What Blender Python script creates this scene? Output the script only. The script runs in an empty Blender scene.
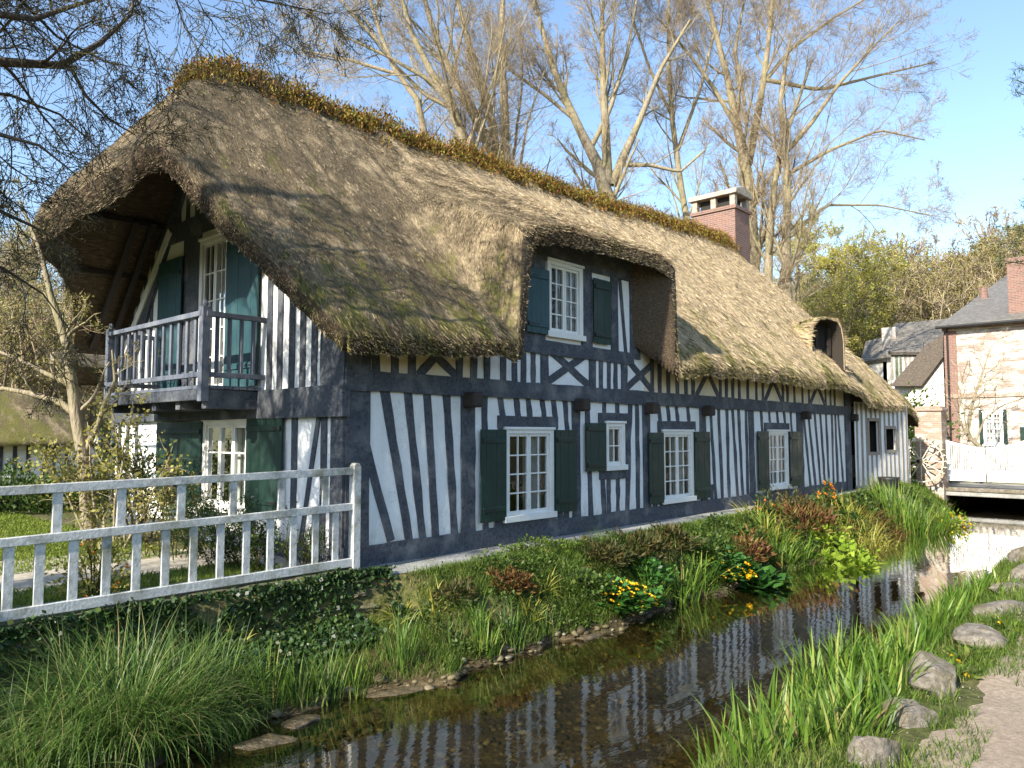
import bpy, bmesh, math, random
import numpy as np
from mathutils import Vector, Matrix, noise
PI = math.pi
R_ = math.radians
SC = bpy.context.scene
COL = SC.collection

# ------------------------------------------------------------------ camera, light, exposure
FPX = 760.0
PITCH = math.atan(50 / 760.0)
YAW = R_(42.298)
CAM = np.array([-6.25, -8.26, 1.73])
cd = bpy.data.cameras.new('camera'); cam = bpy.data.objects.new('camera', cd); COL.objects.link(cam)
cd.sensor_width = 36.0; cd.lens = FPX / 1024 * 36.0; cd.clip_start = 0.05; cd.clip_end = 3000
cam.location = CAM.tolist(); cam.rotation_euler = (PI / 2 + PITCH, 0, YAW - PI / 2)
SC.camera = cam
TOSUN = np.array([-.848, -.074, .524]); TOSUN /= np.linalg.norm(TOSUN)
w = bpy.data.worlds.new('World'); SC.world = w; w.use_nodes = True
nt = w.node_tree
sky = nt.nodes.new('ShaderNodeTexSky'); sky.sky_type = 'NISHITA'; sky.sun_disc = False
sky.sun_elevation = math.asin(TOSUN[2]); sky.sun_rotation = math.atan2(TOSUN[0], TOSUN[1])
sky.air_density = 1.1; sky.dust_density = 0.6; sky.ozone_density = 2.2; sky.altitude = 50
nt.links.new(sky.outputs[0], nt.nodes['Background'].inputs[0])
nt.nodes['Background'].inputs[1].default_value = 0.15
sd = bpy.data.lights.new('sun', 'SUN'); sd.energy = 5.0; sd.angle = R_(0.5); sd.color = (1, .93, .80)
so = bpy.data.objects.new('sun', sd); COL.objects.link(so)
so.rotation_euler = Vector((-TOSUN).tolist()).to_track_quat('-Z', 'Y').to_euler()
SC.view_settings.view_transform = 'Standard'; SC.view_settings.look = 'None'
SC.view_settings.exposure = 1.03; SC.view_settings.gamma = 1.0; SC.view_settings.use_curve_mapping = False
try:
    SC.cycles.max_bounces = 6; SC.cycles.diffuse_bounces = 3; SC.cycles.glossy_bounces = 3
    SC.cycles.transparent_max_bounces = 8; SC.cycles.transmission_bounces = 3
    SC.cycles.caustics_reflective = False; SC.cycles.caustics_refractive = False
except Exception:
    pass

# measured rays: turn a photograph pixel into a point on a real plane
_F = np.array([math.cos(YAW) * math.cos(PITCH), math.sin(YAW) * math.cos(PITCH), math.sin(PITCH)])
_R = np.array([math.sin(YAW), -math.cos(YAW), 0.0]); _U = np.cross(_R, _F)
def ray(px, py): return _F + _R * (px - 512) / FPX - _U * (py - 384) / FPX
def atX(px, py, x): d = ray(px, py); return CAM + d * (x - CAM[0]) / d[0]
def atY(px, py, y): d = ray(px, py); return CAM + d * (y - CAM[1]) / d[1]
def atZ(px, py, z): d = ray(px, py); return CAM + d * (z - CAM[2]) / d[2]
def atD(px, py, dep): return CAM + ray(px, py) * dep

# ------------------------------------------------------------------ materials
def col(c): return (c[0], c[1], c[2], 1)
class NT:
    def __init__(s, name):
        s.m = bpy.data.materials.new(name); s.m.use_nodes = True; s.t = s.m.node_tree; s.n = s.t.nodes
        s.b = s.n['Principled BSDF']; s.out = s.n['Material Output']
    def new(s, ty, **k):
        x = s.n.new(ty)
        for a, v in k.items(): setattr(x, a, v)
        return x
    def lk(s, a, b): s.t.links.new(a, b)
    def coord(s, kind='Object', scale=(1, 1, 1), rot=(0, 0, 0)):
        if kind == 'Position': o = s.new('ShaderNodeNewGeometry').outputs['Position']
        else: o = s.new('ShaderNodeTexCoord').outputs[kind]
        mp = s.new('ShaderNodeMapping'); mp.inputs['Scale'].default_value = scale; mp.inputs['Rotation'].default_value = rot
        s.lk(o, mp.inputs[0]); return mp.outputs[0]
    def noise(s, vec, scale, detail=4, rough=.55, dist=0):
        x = s.new('ShaderNodeTexNoise'); x.inputs['Scale'].default_value = scale; x.inputs['Detail'].default_value = detail
        x.inputs['Roughness'].default_value = rough; x.inputs['Distortion'].default_value = dist
        s.lk(vec, x.inputs['Vector']); return x.outputs['Fac']
    def ramp(s, fac, stops, interp='LINEAR'):
        x = s.new('ShaderNodeValToRGB'); x.color_ramp.interpolation = interp; e = x.color_ramp.elements
        while len(e) < len(stops): e.new(.5)
        for i, (p, c) in enumerate(stops):
            e[i].position = p; e[i].color = col(c) if not isinstance(c, (int, float)) else (c, c, c, 1)
        s.lk(fac, x.inputs[0]); return x.outputs[0]
    def mix(s, fac, a, b, ty='MIX'):
        x = s.new('ShaderNodeMix'); x.data_type = 'RGBA'; x.blend_type = ty
        for i, v in ((0, fac), (6, a), (7, b)):
            if isinstance(v, (int, float)): x.inputs[i].default_value = v
            elif isinstance(v, (tuple, list)): x.inputs[i].default_value = col(v)
            else: s.lk(v, x.inputs[i])
        return x.outputs[2]
    def math(s, op, a, b=None, clamp=False):
        x = s.new('ShaderNodeMath', operation=op); x.use_clamp = clamp
        for i, v in enumerate((a, b)):
            if v is None: continue
            if isinstance(v, (int, float)): x.inputs[i].default_value = v
            else: s.lk(v, x.inputs[i])
        return x.outputs[0]
    def island(s): return s.new('ShaderNodeNewGeometry').outputs['Random Per Island']
    def bump(s, h, dist=.01, strength=1.0, nrm=None):
        x = s.new('ShaderNodeBump'); x.inputs['Distance'].default_value = dist; x.inputs['Strength'].default_value = strength
        s.lk(h, x.inputs['Height'])
        if nrm: s.lk(nrm, x.inputs['Normal'])
        return x.outputs[0]
    def fin(s, c=None, rough=.8, nrm=None, spec=.3, transl=0):
        if c is not None:
            if isinstance(c, (tuple, list)): s.b.inputs['Base Color'].default_value = col(c)
            else: s.lk(c, s.b.inputs['Base Color'])
        if isinstance(rough, (int, float)): s.b.inputs['Roughness'].default_value = rough
        else: s.lk(rough, s.b.inputs['Roughness'])
        s.b.inputs['Specular IOR Level'].default_value = spec
        if nrm: s.lk(nrm, s.b.inputs['Normal'])
        if transl:
            t = s.new('ShaderNodeBsdfTranslucent'); mx = s.new('ShaderNodeMixShader'); mx.inputs[0].default_value = transl
            if isinstance(c, (tuple, list)): t.inputs[0].default_value = col(c)
            else: s.lk(c, t.inputs[0])
            s.lk(s.b.outputs[0], mx.inputs[1]); s.lk(t.outputs[0], mx.inputs[2]); s.lk(mx.outputs[0], s.out.inputs[0])
        return s.m

def leafmat(name, stops, rough=.55, transl=.35, spec=.3, patch=None):
    n = NT(name); c = n.ramp(n.island(), stops)
    v = n.coord('Position'); k = n.noise(v, 1.3, 3)
    c = n.mix(n.ramp(k, [(.35, 0), (.65, 1)]), c, n.mix(1.0, c, patch or (.72, .8, .6), 'MULTIPLY'))
    return n.fin(c, rough, None, spec, transl)

def painted_wood(name, c, var=.35, rough=.6, grain=(14, 14, 1.2), dirt=(.12, .11, .09), dirtamt=.3, bd=.004):
    n = NT(name); v = n.coord('Position', grain); k = n.noise(v, 3.5, 6, .65); k2 = n.noise(n.coord('Position'), 2.2, 5, .6)
    dark = tuple(x * (1 - var) for x in c); light = tuple(min(1, x * (1 + var * .6)) for x in c)
    cc = n.ramp(k, [(.3, dark), (.5, c), (.72, light)])
    cc = n.mix(n.ramp(k2, [(.5, 0), (.75, dirtamt)]), cc, dirt)
    return n.fin(cc, n.ramp(k2, [(.3, rough - .1), (.7, rough + .2)]), n.bump(k, bd), .3)

M = {}
M['timber'] = painted_wood('timber_paint', (.066, .074, .088), .6, .8, (6, 6, 6), (.20, .20, .20), 1.0, .016)
def plaster():
    n = NT('white_plaster'); pos = n.coord('Position'); s = n.new('ShaderNodeSeparateXYZ'); n.lk(pos, s.inputs[0])
    c = n.mix(n.ramp(n.noise(n.coord('Position', (1, 1, .5)), 3.0, 7, .65), [(.46, 0), (.8, .5)]), (.82, .82, .80), (.58, .56, .50))
    mr = n.new('ShaderNodeMapRange'); n.lk(s.outputs[2], mr.inputs[0]); mr.inputs[1].default_value = .15; mr.inputs[2].default_value = .75; mr.inputs[3].default_value = .30; mr.inputs[4].default_value = 0
    st = n.math('ADD', n.noise(n.coord('Position', (1, 1, .35)), 5, 7, .7), mr.outputs[0]); c = n.mix(n.ramp(st, [(.60, 0), (.85, .6)]), c, (.38, .36, .29))
    vo = n.new('ShaderNodeTexVoronoi'); vo.feature = 'DISTANCE_TO_EDGE'; vo.inputs['Scale'].default_value = 2.1
    wv = n.new('ShaderNodeVectorMath', operation='ADD'); nz = n.new('ShaderNodeTexNoise'); nz.inputs['Scale'].default_value = 5; n.lk(pos, nz.inputs[0]); n.lk(pos, wv.inputs[0]); n.lk(nz.outputs['Color'], wv.inputs[1]); n.lk(wv.outputs[0], vo.inputs[0])
    cr = n.ramp(vo.outputs['Distance'], [(0, .7), (.012, 0)]); msk = n.ramp(n.noise(pos, 1.3, 3), [(.5, 0), (.6, 1)]); c = n.mix(n.math('MULTIPLY', cr, msk), c, (.25, .24, .22))
    return n.fin(c, .85, n.bump(n.noise(pos, 14, 6, .6), .012))
M['plaster'] = plaster()
M['cream'] = (lambda n: n.fin(n.mix(n.ramp(n.noise(n.coord('Position'), 3.0, 6), [(.45, 0), (.75, .6)]), (.78, .68, .50), (.55, .44, .30)), .85,
    n.bump(n.noise(n.coord('Position'), 14, 6, .6), .012)))(NT('cream_plaster'))
M['green'] = painted_wood('green_paint', (.010, .031, .023), .3, .5, (16, 16, 1.2), (.05, .09, .07), .3, .003)
M['bluegreen'] = painted_wood('faded_blue_green_paint', (.022, .066, .078), .3, .5, (16, 16, 1.2), (.10, .16, .15), .4, .003)
M['whitewood'] = painted_wood('white_paint', (.78, .77, .72), .1, .5, (14, 14, 1.5), (.45, .42, .36), .35, .002)
M['fence'] = painted_wood('weathered_white_paint', (.58, .57, .53), .35, .75, (9, 9, 7), (.13, .13, .07), 1.1, .008)
M['rail'] = painted_wood('grey_blue_rail_paint', (.12, .135, .17), .4, .65, (12, 12, 2), (.26, .27, .29), .6, .005)
M['darkwood'] = painted_wood('old_dark_wood', (.045, .036, .03), .4, .8, (8, 8, 8), (.09, .07, .05), .4, .006)
M['greywood'] = painted_wood('bare_grey_wood', (.30, .26, .21), .3, .8, (8, 8, 4), (.15, .12, .09), .5, .006)
M['curtain'] = (lambda n: n.fin(n.ramp(n.noise(n.coord('Position', (18, 18, .6)), 2.0, 2), [(.35, (.62, .63, .62)), (.65, (.88, .88, .86))]), .9, None, .1, .25))(NT('net_curtain'))
def glass():
    n = NT('window_glass'); n.n.remove(n.b)
    g = n.new('ShaderNodeBsdfGlossy'); g.inputs['Roughness'].default_value = .02; g.inputs[0].default_value = (1, 1, 1, 1)
    t = n.new('ShaderNodeBsdfTransparent'); t.inputs[0].default_value = (.82, .86, .84, 1)
    f = n.new('ShaderNodeFresnel'); f.inputs[0].default_value = 1.52
    n.lk(n.bump(n.noise(n.coord('Position'), 2.5, 2), .01), g.inputs['Normal'])
    mx = n.new('ShaderNodeMixShader'); n.lk(n.math('ADD', n.math('MULTIPLY', f.outputs[0], 1.0), .01, True), mx.inputs[0])
    n.lk(t.outputs[0], mx.inputs[1]); n.lk(g.outputs[0], mx.inputs[2]); n.lk(mx.outputs[0], n.out.inputs[0]); return n.m
M['glass'] = glass()
M['palewood'] = painted_wood('pale_bare_wood', (.62, .56, .42), .2, .8, (8, 8, 4), (.3, .26, .18), .4, .004)
M['wetstone'] = NT('wet_brown_stone'); M['wetstone'] = (lambda n: n.fin(n.ramp(n.noise(n.coord('Position'), 9, 8, .7), [(.3, (.045, .035, .02)), (.7, (.15, .115, .065))]), .35, n.bump(n.noise(n.coord('Position'), 14, 6), .03), .5))(M['wetstone'])
M['budleaf'] = leafmat('fresh_bud_leaves', [(0, (.30, .28, .05)), (.5, (.50, .47, .09)), (1, (.66, .62, .18))], .6, .45, .3, (.95, .95, .8))
M['mossstone'] = (lambda n: n.fin(n.ramp(n.noise(n.coord('Position'), 6, 8, .7), [(.3, (.05, .045, .03)), (.5, (.12, .11, .06)), (.62, (.10, .12, .03)), (.75, (.24, .22, .18))]), .95, n.bump(n.noise(n.coord('Position'), 12, 8), .04)))(NT('mossy_kerb_stone'))
M['iron'] = NT('black_iron').fin((.02, .02, .02), .5)
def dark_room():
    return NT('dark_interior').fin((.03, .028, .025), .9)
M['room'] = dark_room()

def thatch(name, isl):
    n = NT(name); pos = n.coord('Position')
    sx = n.new('ShaderNodeSeparateXYZ'); n.lk(pos, sx.inputs[0])
    big = n.noise(pos, .55, 5, .6); med = n.noise(n.coord('Position', (1, .45, .45)), 3.2, 5, .65); fine = n.noise(n.coord('Position', (38, 7, 7)), 1.6, 5, .7)
    src = n.island() if isl else fine
    straw = n.ramp(src, [(.05, (.045, .034, .022)), (.3, (.25, .185, .11)), (.62, (.57, .445, .275)), (.95, (.78, .64, .42))])
    grey = n.ramp(src, [(.05, (.018, .013, .008)), (.4, (.09, .068, .04)), (.7, (.23, .178, .11)), (.95, (.46, .37, .235))])
    # the near end is greyer, with the overhanging tree's shade put into its colour
    fx = n.new('ShaderNodeMapRange'); n.lk(sx.outputs[0], fx.inputs[0])
    fx.inputs[1].default_value = 1.0; fx.inputs[2].default_value = 8.0; fx.inputs[3].default_value = .20; fx.inputs[4].default_value = -.15
    f = n.math('ADD', n.math('MULTIPLY_ADD', big, .7), 0)
    a = n.new('ShaderNodeMath', operation='ADD'); n.lk(med, a.inputs[0]); n.lk(fx.outputs[0], a.inputs[1])
    c = n.mix(n.ramp(a.outputs[0], [(.42, 0), (.68, 1)]), straw, grey)
    # moss: patches, stronger near the low front end and the far eaves
    ms = n.noise(n.coord('Position', (1, .5, .5)), 1.7, 8, .78)
    b2 = n.new('ShaderNodeMath', operation='ADD'); n.lk(ms, b2.inputs[0])
    mr = n.new('ShaderNodeMapRange'); n.lk(sx.outputs[2], mr.inputs[0]); mr.inputs[1].default_value = 2.5; mr.inputs[2].default_value = 6.5
    mr.inputs[3].default_value = .12; mr.inputs[4].default_value = -.05; n.lk(mr.outputs[0], b2.inputs[1])
    moss = n.ramp(src, [(0, (.035, .035, .012)), (.6, (.15, .145, .035)), (1, (.34, .32, .08))])
    c = n.mix(n.ramp(b2.outputs[0], [(.56, 0), (.66, .8)]), c, moss)
    bp = n.bump(fine, .04) if not isl else None
    return n.fin(c, .9, bp, .15, .12 if isl else 0)
M['thatch'] = thatch('thatch_body', False)
M['straw'] = thatch('thatch_straw', True)
M['underthatch'] = (lambda n: n.fin(n.ramp(n.noise(n.coord('Position', (3, 14, 14)), 2.5, 6, .7), [(.3, (.035, .025, .017)), (.55, (.11, .078, .048)), (.75, (.22, .16, .10))]), .95, n.bump(n.noise(n.coord('Position', (5, 25, 25)), 2, 4), .03)))(NT('reed_underside_with_shade'))  # brown cut reed, its colour darkened further for the shade under the lip
M['reed'] = leafmat('reed_underside', [(0, (.05, .036, .022)), (.5, (.16, .11, .065)), (1, (.30, .22, .13))], .9, .1)

def brick(name, c1, c2, mortar, white=0.0, sc=1.0):
    n = NT(name); g = n.new('ShaderNodeNewGeometry').outputs['Position']; s = n.new('ShaderNodeSeparateXYZ'); n.lk(g, s.inputs[0])
    cb = n.new('ShaderNodeCombineXYZ'); n.lk(n.math('ADD', s.outputs[0], s.outputs[1]), cb.inputs[0]); n.lk(s.outputs[2], cb.inputs[1])
    b = n.new('ShaderNodeTexBrick'); n.lk(cb.outputs[0], b.inputs[0]); b.inputs['Scale'].default_value = 1 / sc
    b.inputs['Brick Width'].default_value = .23; b.inputs['Row Height'].default_value = .072; b.inputs['Mortar Size'].default_value = .009
    b.inputs['Color1'].default_value = col(c1); b.inputs['Color2'].default_value = col(c2); b.inputs['Mortar'].default_value = col(mortar); b.inputs['Bias'].default_value = -.1
    k = n.noise(n.coord('Position', (1, 1, 2.6)), 1.1, 8, .75); k3 = n.noise(n.coord('Position'), 9, 5, .7)
    c = n.mix(n.ramp(k3, [(.3, .45), (.65, 0)]), b.outputs[0], (.30, .24, .20))
    if white: c = n.mix(n.ramp(k, [(.60 - white * .3, 0), (.68 - white * .25, .85)]), c, n.ramp(k3, [(.3, (.46, .42, .36)), (.6, (.72, .68, .60))]))
    return n.fin(c, .9, n.bump(b.outputs[1], -.006, 1, n.bump(k3, .006)), .2)
M['capstone'] = (lambda n: n.fin(n.ramp(n.noise(n.coord('Position'), 4, 8, .75), [(.3, (.20, .16, .12)), (.55, (.42, .36, .29)), (.75, (.55, .49, .41))]), .9, n.bump(n.noise(n.coord('Position'), 10, 6), .03)))(NT('weathered_chimney_cap'))
M['cheek_shade'] = NT('reed_cheek_shade').fin((.035, .028, .022), .95)  # flat near-black: the hood's shade put into the dormer cheek colour
M['brick'] = brick('red_brick', (.24, .10, .075), (.15, .07, .055), (.30, .25, .21))
M['brick_pale'] = brick('washed_pink_brick', (.25, .165, .13), (.31, .235, .19), (.44, .40, .34), .55)
M['brick_pillar'] = brick('worn_brick', (.32, .19, .13), (.38, .27, .20), (.45, .39, .32), .3)
M['slate'] = (lambda n: n.fin(n.ramp(n.noise(n.coord('Position', (2, 2, 7)), 2.5, 6, .7), [(.3, (.07, .064, .058)), (.5, (.16, .145, .125)), (.72, (.29, .265, .215))]), .6,
    n.bump(n.noise(n.coord('Position', (2, 2, 12)), 3, 3), .02)))(NT('slate'))
M['shingle'] = (lambda n: n.fin(n.ramp(n.noise(n.coord('Position', (3, 3, 9)), 3, 6, .7), [(.3, (.05, .04, .033)), (.7, (.19, .155, .125))]), .8, n.bump(n.noise(n.coord('Position', (3, 3, 14)), 3, 3), .03)))(NT('old_brown_shingle'))
M['render'] = (lambda n: n.fin(n.ramp(n.noise(n.coord('Position'), 1.5, 6, .65), [(.3, (.55, .50, .42)), (.6, (.76, .72, .64))]), .9))(NT('pale_render'))
M['concrete'] = (lambda n: n.fin(n.mix(n.ramp(n.noise(n.coord('Position'), 1.6, 7, .7), [(.45, 0), (.7, .7)]), n.ramp(n.noise(n.coord('Position'), 26, 6, .8), [(.3, (.16, .16, .15)), (.5, (.34, .33, .31)), (.7, (.55, .54, .50))]), (.12, .13, .09)), .9,
    n.bump(n.noise(n.coord('Position'), 26, 4, .7), .02)))(NT('pebbly_concrete'))
M['stone'] = (lambda n: n.fin(n.mix(n.ramp(n.noise(n.coord('Position'), 3.5, 6, .7), [(.47, 0), (.6, .8)]), n.ramp(n.noise(n.coord('Position'), 11, 10, .8), [(.3, (.07, .06, .048)), (.5, (.21, .18, .145)), (.72, (.42, .38, .32))]), (.13, .115, .06)), .9,
    n.bump(n.noise(n.coord('Position'), 12, 8, .7), .04)))(NT('weathered_stone'))
M['bark'] = (lambda n: n.fin(n.mix(n.ramp(n.noise(n.coord('Position'), 1.2, 4), [(.4, 0), (.65, .45)]), n.ramp(n.noise(n.coord('Position', (6, 6, 1.5)), 3, 5, .7), [(.3, (.15, .12, .085)), (.55, (.32, .265, .185)), (.75, (.47, .41, .30))]), (.27, .25, .10)), .9,
    n.bump(n.noise(n.coord('Position', (8, 8, 2)), 3, 4), .03)))(NT('grey_gold_bark'))
M['twig'] = leafmat('warm_brown_twigs', [(0, (.17, .13, .09)), (.5, (.33, .26, .17)), (1, (.50, .42, .27))], .8, 0, .3, (.9, .85, .8))
M['darkbark'] = (lambda n: n.fin(n.ramp(n.noise(n.coord('Position', (6, 6, 1.5)), 3, 5, .7), [(.3, (.045, .036, .028)), (.7, (.15, .12, .09))]), .9, n.bump(n.noise(n.coord('Position', (8, 8, 2)), 3, 4), .02)))(NT('dark_bark'))
M['catkin'] = leafmat('brown_catkins', [(0, (.05, .035, .025)), (.5, (.10, .075, .05)), (.8, (.14, .13, .045)), (1, (.20, .16, .09))], .8, .15)
M['yellowgreen'] = leafmat('spring_leaves', [(0, (.20, .17, .04)), (.5, (.37, .33, .08)), (1, (.54, .49, .16))], .6, .4)
M['olive'] = leafmat('olive_buds', [(0, (.16, .14, .04)), (.5, (.30, .25, .08)), (1, (.44, .37, .16))], .7, .3)
M['bushgreen'] = leafmat('bush_leaves', [(0, (.03, .055, .012)), (.5, (.07, .12, .025)), (1, (.16, .22, .05))], .5, .35)
M['ivy'] = leafmat('ivy_leaves', [(0, (.012, .030, .010)), (.5, (.030, .065, .018)), (.9, (.06, .115, .03)), (1, (.14, .17, .05))], .45, .2, .4)
M['iris'] = leafmat('iris_blades', [(0, (.07, .13, .02)), (.45, (.14, .25, .035)), (.8, (.25, .37, .06)), (.93, (.42, .42, .12)), (.96, (.38, .28, .12)), (1, (.30, .20, .10))], .45, .45, .4, (.8, .88, .65))
M['sedge'] = leafmat('sedge_blades', [(0, (.06, .12, .025)), (.5, (.13, .22, .045)), (.82, (.22, .33, .08)), (.92, (.38, .36, .15)), (1, (.36, .27, .14))], .45, .4, .4)
M['grassb'] = leafmat('grass_blades', [(0, (.05, .09, .012)), (.5, (.11, .18, .025)), (.85, (.19, .27, .04)), (1, (.33, .30, .11))], .6, .4)
M['lawnblade'] = leafmat('lawn_blades', [(0, (.10, .14, .02)), (.5, (.20, .27, .035)), (1, (.34, .38, .07))], .6, .45)
M['yellowleaf'] = leafmat('yellowed_leaves', [(0, (.25, .24, .04)), (.5, (.42, .38, .07)), (1, (.55, .50, .16))], .5, .4)
M['redleaf'] = leafmat('rust_red_leaves', [(0, (.06, .03, .015)), (.4, (.15, .06, .025)), (.75, (.22, .13, .045)), (1, (.20, .22, .05))], .6, .3, .3, (.9, .8, .7))
M['fern'] = leafmat('brown_green_fern', [(0, (.03, .04, .012)), (.5, (.07, .075, .02)), (1, (.15, .10, .04))], .6, .25)
M['marigold_leaf'] = leafmat('round_green_leaves', [(0, (.03, .09, .02)), (.5, (.06, .17, .035)), (1, (.11, .26, .05))], .4, .3, .5)
M['lime'] = leafmat('lime_leaves', [(0, (.16, .25, .02)), (.5, (.30, .42, .04)), (1, (.45, .55, .08))], .5, .45)
M['yellow'] = leafmat('yellow_petals', [(0, (.70, .38, .01)), (.5, (.85, .55, .02)), (1, (.95, .72, .05))], .5, .3, .3, (1, .9, .6))
M['orange'] = leafmat('orange_petals', [(0, (.55, .12, .01)), (.5, (.80, .28, .02)), (1, (.9, .45, .05))], .5, .3, .3, (1, .9, .8))
M['whitepetal'] = leafmat('white_petals', [(0, (.65, .6, .6)), (1, (.85, .82, .8))], .5, .3, .3, (1, 1, 1))
M['ridgeleaf'] = leafmat('ridge_plant_leaves', [(0, (.07, .04, .012)), (.3, (.26, .09, .02)), (.5, (.15, .13, .022)), (.8, (.28, .25, .04)), (1, (.40, .19, .04))], .6, .25, .3, (.8, .8, .6))
M['pebble'] = leafmat('brown_pebbles', [(0, (.05, .036, .018)), (.5, (.12, .09, .05)), (.9, (.20, .16, .10)), (1, (.30, .26, .19))], .7, 0)
M['grit'] = leafmat('pale_grit', [(0, (.14, .11, .09)), (.5, (.34, .28, .23)), (1, (.6, .55, .48))], .9, 0)
M['needle'] = leafmat('pine_needles', [(0, (.03, .06, .02)), (1, (.09, .14, .05))], .5, .15)

def ground_mat():
    n = NT('ground_earth_and_turf'); pos = n.coord('Position'); s = n.new('ShaderNodeSeparateXYZ'); n.lk(pos, s.inputs[0])
    f = n.noise(pos, 12, 8, .75); b = n.noise(pos, 1.1, 5, .6)
    turf = n.ramp(f, [(.3, (.04, .045, .012)), (.5, (.085, .095, .025)), (.7, (.15, .15, .05))])
    mud = n.ramp(n.noise(pos, 7, 10, .8), [(.25, (.05, .038, .018)), (.5, (.15, .115, .06)), (.62, (.25, .20, .11)), (.75, (.40, .33, .21))])
    mud = n.mix(n.ramp(n.noise(pos, .9, 4), [(.45, 0), (.62, .7)]), mud, (.045, .042, .018))
    z = n.new('ShaderNodeMath', operation='ADD'); n.lk(s.outputs[2], z.inputs[0]); n.lk(n.math('MULTIPLY', b, .25), z.inputs[1])
    mr = n.new('ShaderNodeMapRange'); n.lk(z.outputs[0], mr.inputs[0]); mr.inputs[1].default_value = -.62; mr.inputs[2].default_value = -.25
    c = n.mix(mr.outputs[0], mud, n.mix(n.ramp(b, [(.42, 0), (.58, .8)]), turf, n.ramp(f, [(.3, (.06, .045, .02)), (.7, (.20, .15, .08))])))
    wet = n.new('ShaderNodeMapRange'); n.lk(s.outputs[2], wet.inputs[0]); wet.inputs[1].default_value = -1.0; wet.inputs[2].default_value = -.9; c = n.mix(n.math('MULTIPLY', wet.outputs[0], n.math('SUBTRACT', 1, mr.outputs[0])), c, n.mix(1.0, c, (.5, .46, .40), 'MULTIPLY'))
    vo = n.new('ShaderNodeTexVoronoi'); vo.inputs['Scale'].default_value = 13; n.lk(pos, vo.inputs[0])
    return n.fin(c, .9, n.bump(vo.outputs['Distance'], .03, .7, n.bump(f, .03)), .25)
M['ground'] = ground_mat()
M['path'] = (lambda n: n.fin(n.mix(n.ramp(n.noise(n.coord('Position'), 1.4, 6, .7), [(.42, 0), (.66, .5)]), n.ramp(n.noise(n.coord('Position'), 30, 8, .8), [(.28, (.17, .125, .09)), (.5, (.36, .28, .205)), (.72, (.54, .45, .35))]), (.22, .175, .125)), .95,
    n.bump(n.noise(n.coord('Position'), 20, 8, .75), .02)))(NT('beaten_earth_path'))
M['paving'] = (lambda n: n.fin(n.ramp(n.noise(n.coord('Position'), 6, 8, .75), [(.3, (.28, .24, .18)), (.7, (.55, .49, .40))]), .9, n.bump(n.noise(n.coord('Position'), 8, 6), .02)))(NT('pale_garden_gravel'))

def water_mat():
    n = NT('stream_water'); n.n.remove(n.b)
    pos = n.coord('Position', (.55, 1.6, 1)); p2 = n.coord('Position', (1, 1, 1))
    h = n.math('ADD', n.math('MULTIPLY', n.noise(pos, 6.5, 3, .5, .4), 1.0), n.math('MULTIPLY', n.noise(p2, 1.6, 2), 1.2))
    bp = n.bump(h, .0011)
    g = n.new('ShaderNodeBsdfGlossy'); g.inputs['Roughness'].default_value = .015; n.lk(bp, g.inputs['Normal'])
    t = n.new('ShaderNodeBsdfTransparent'); t.inputs[0].default_value = (.50, .47, .33, 1)
    f = n.new('ShaderNodeLayerWeight'); f.inputs[0].default_value = .5; n.lk(bp, f.inputs['Normal']); fr = n.math('ADD', n.math('MULTIPLY', n.math('POWER', f.outputs['Facing'], 5), 1.8), .13, True)
    mx = n.new('ShaderNodeMixShader'); n.lk(fr, mx.inputs[0])
    n.lk(t.outputs[0], mx.inputs[1]); n.lk(g.outputs[0], mx.inputs[2]); n.lk(mx.outputs[0], n.out.inputs[0]); return n.m
M['water'] = water_mat()
M['roofsoil'] = NT('ridge_soil').fin((.06, .045, .02), .95)

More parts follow.
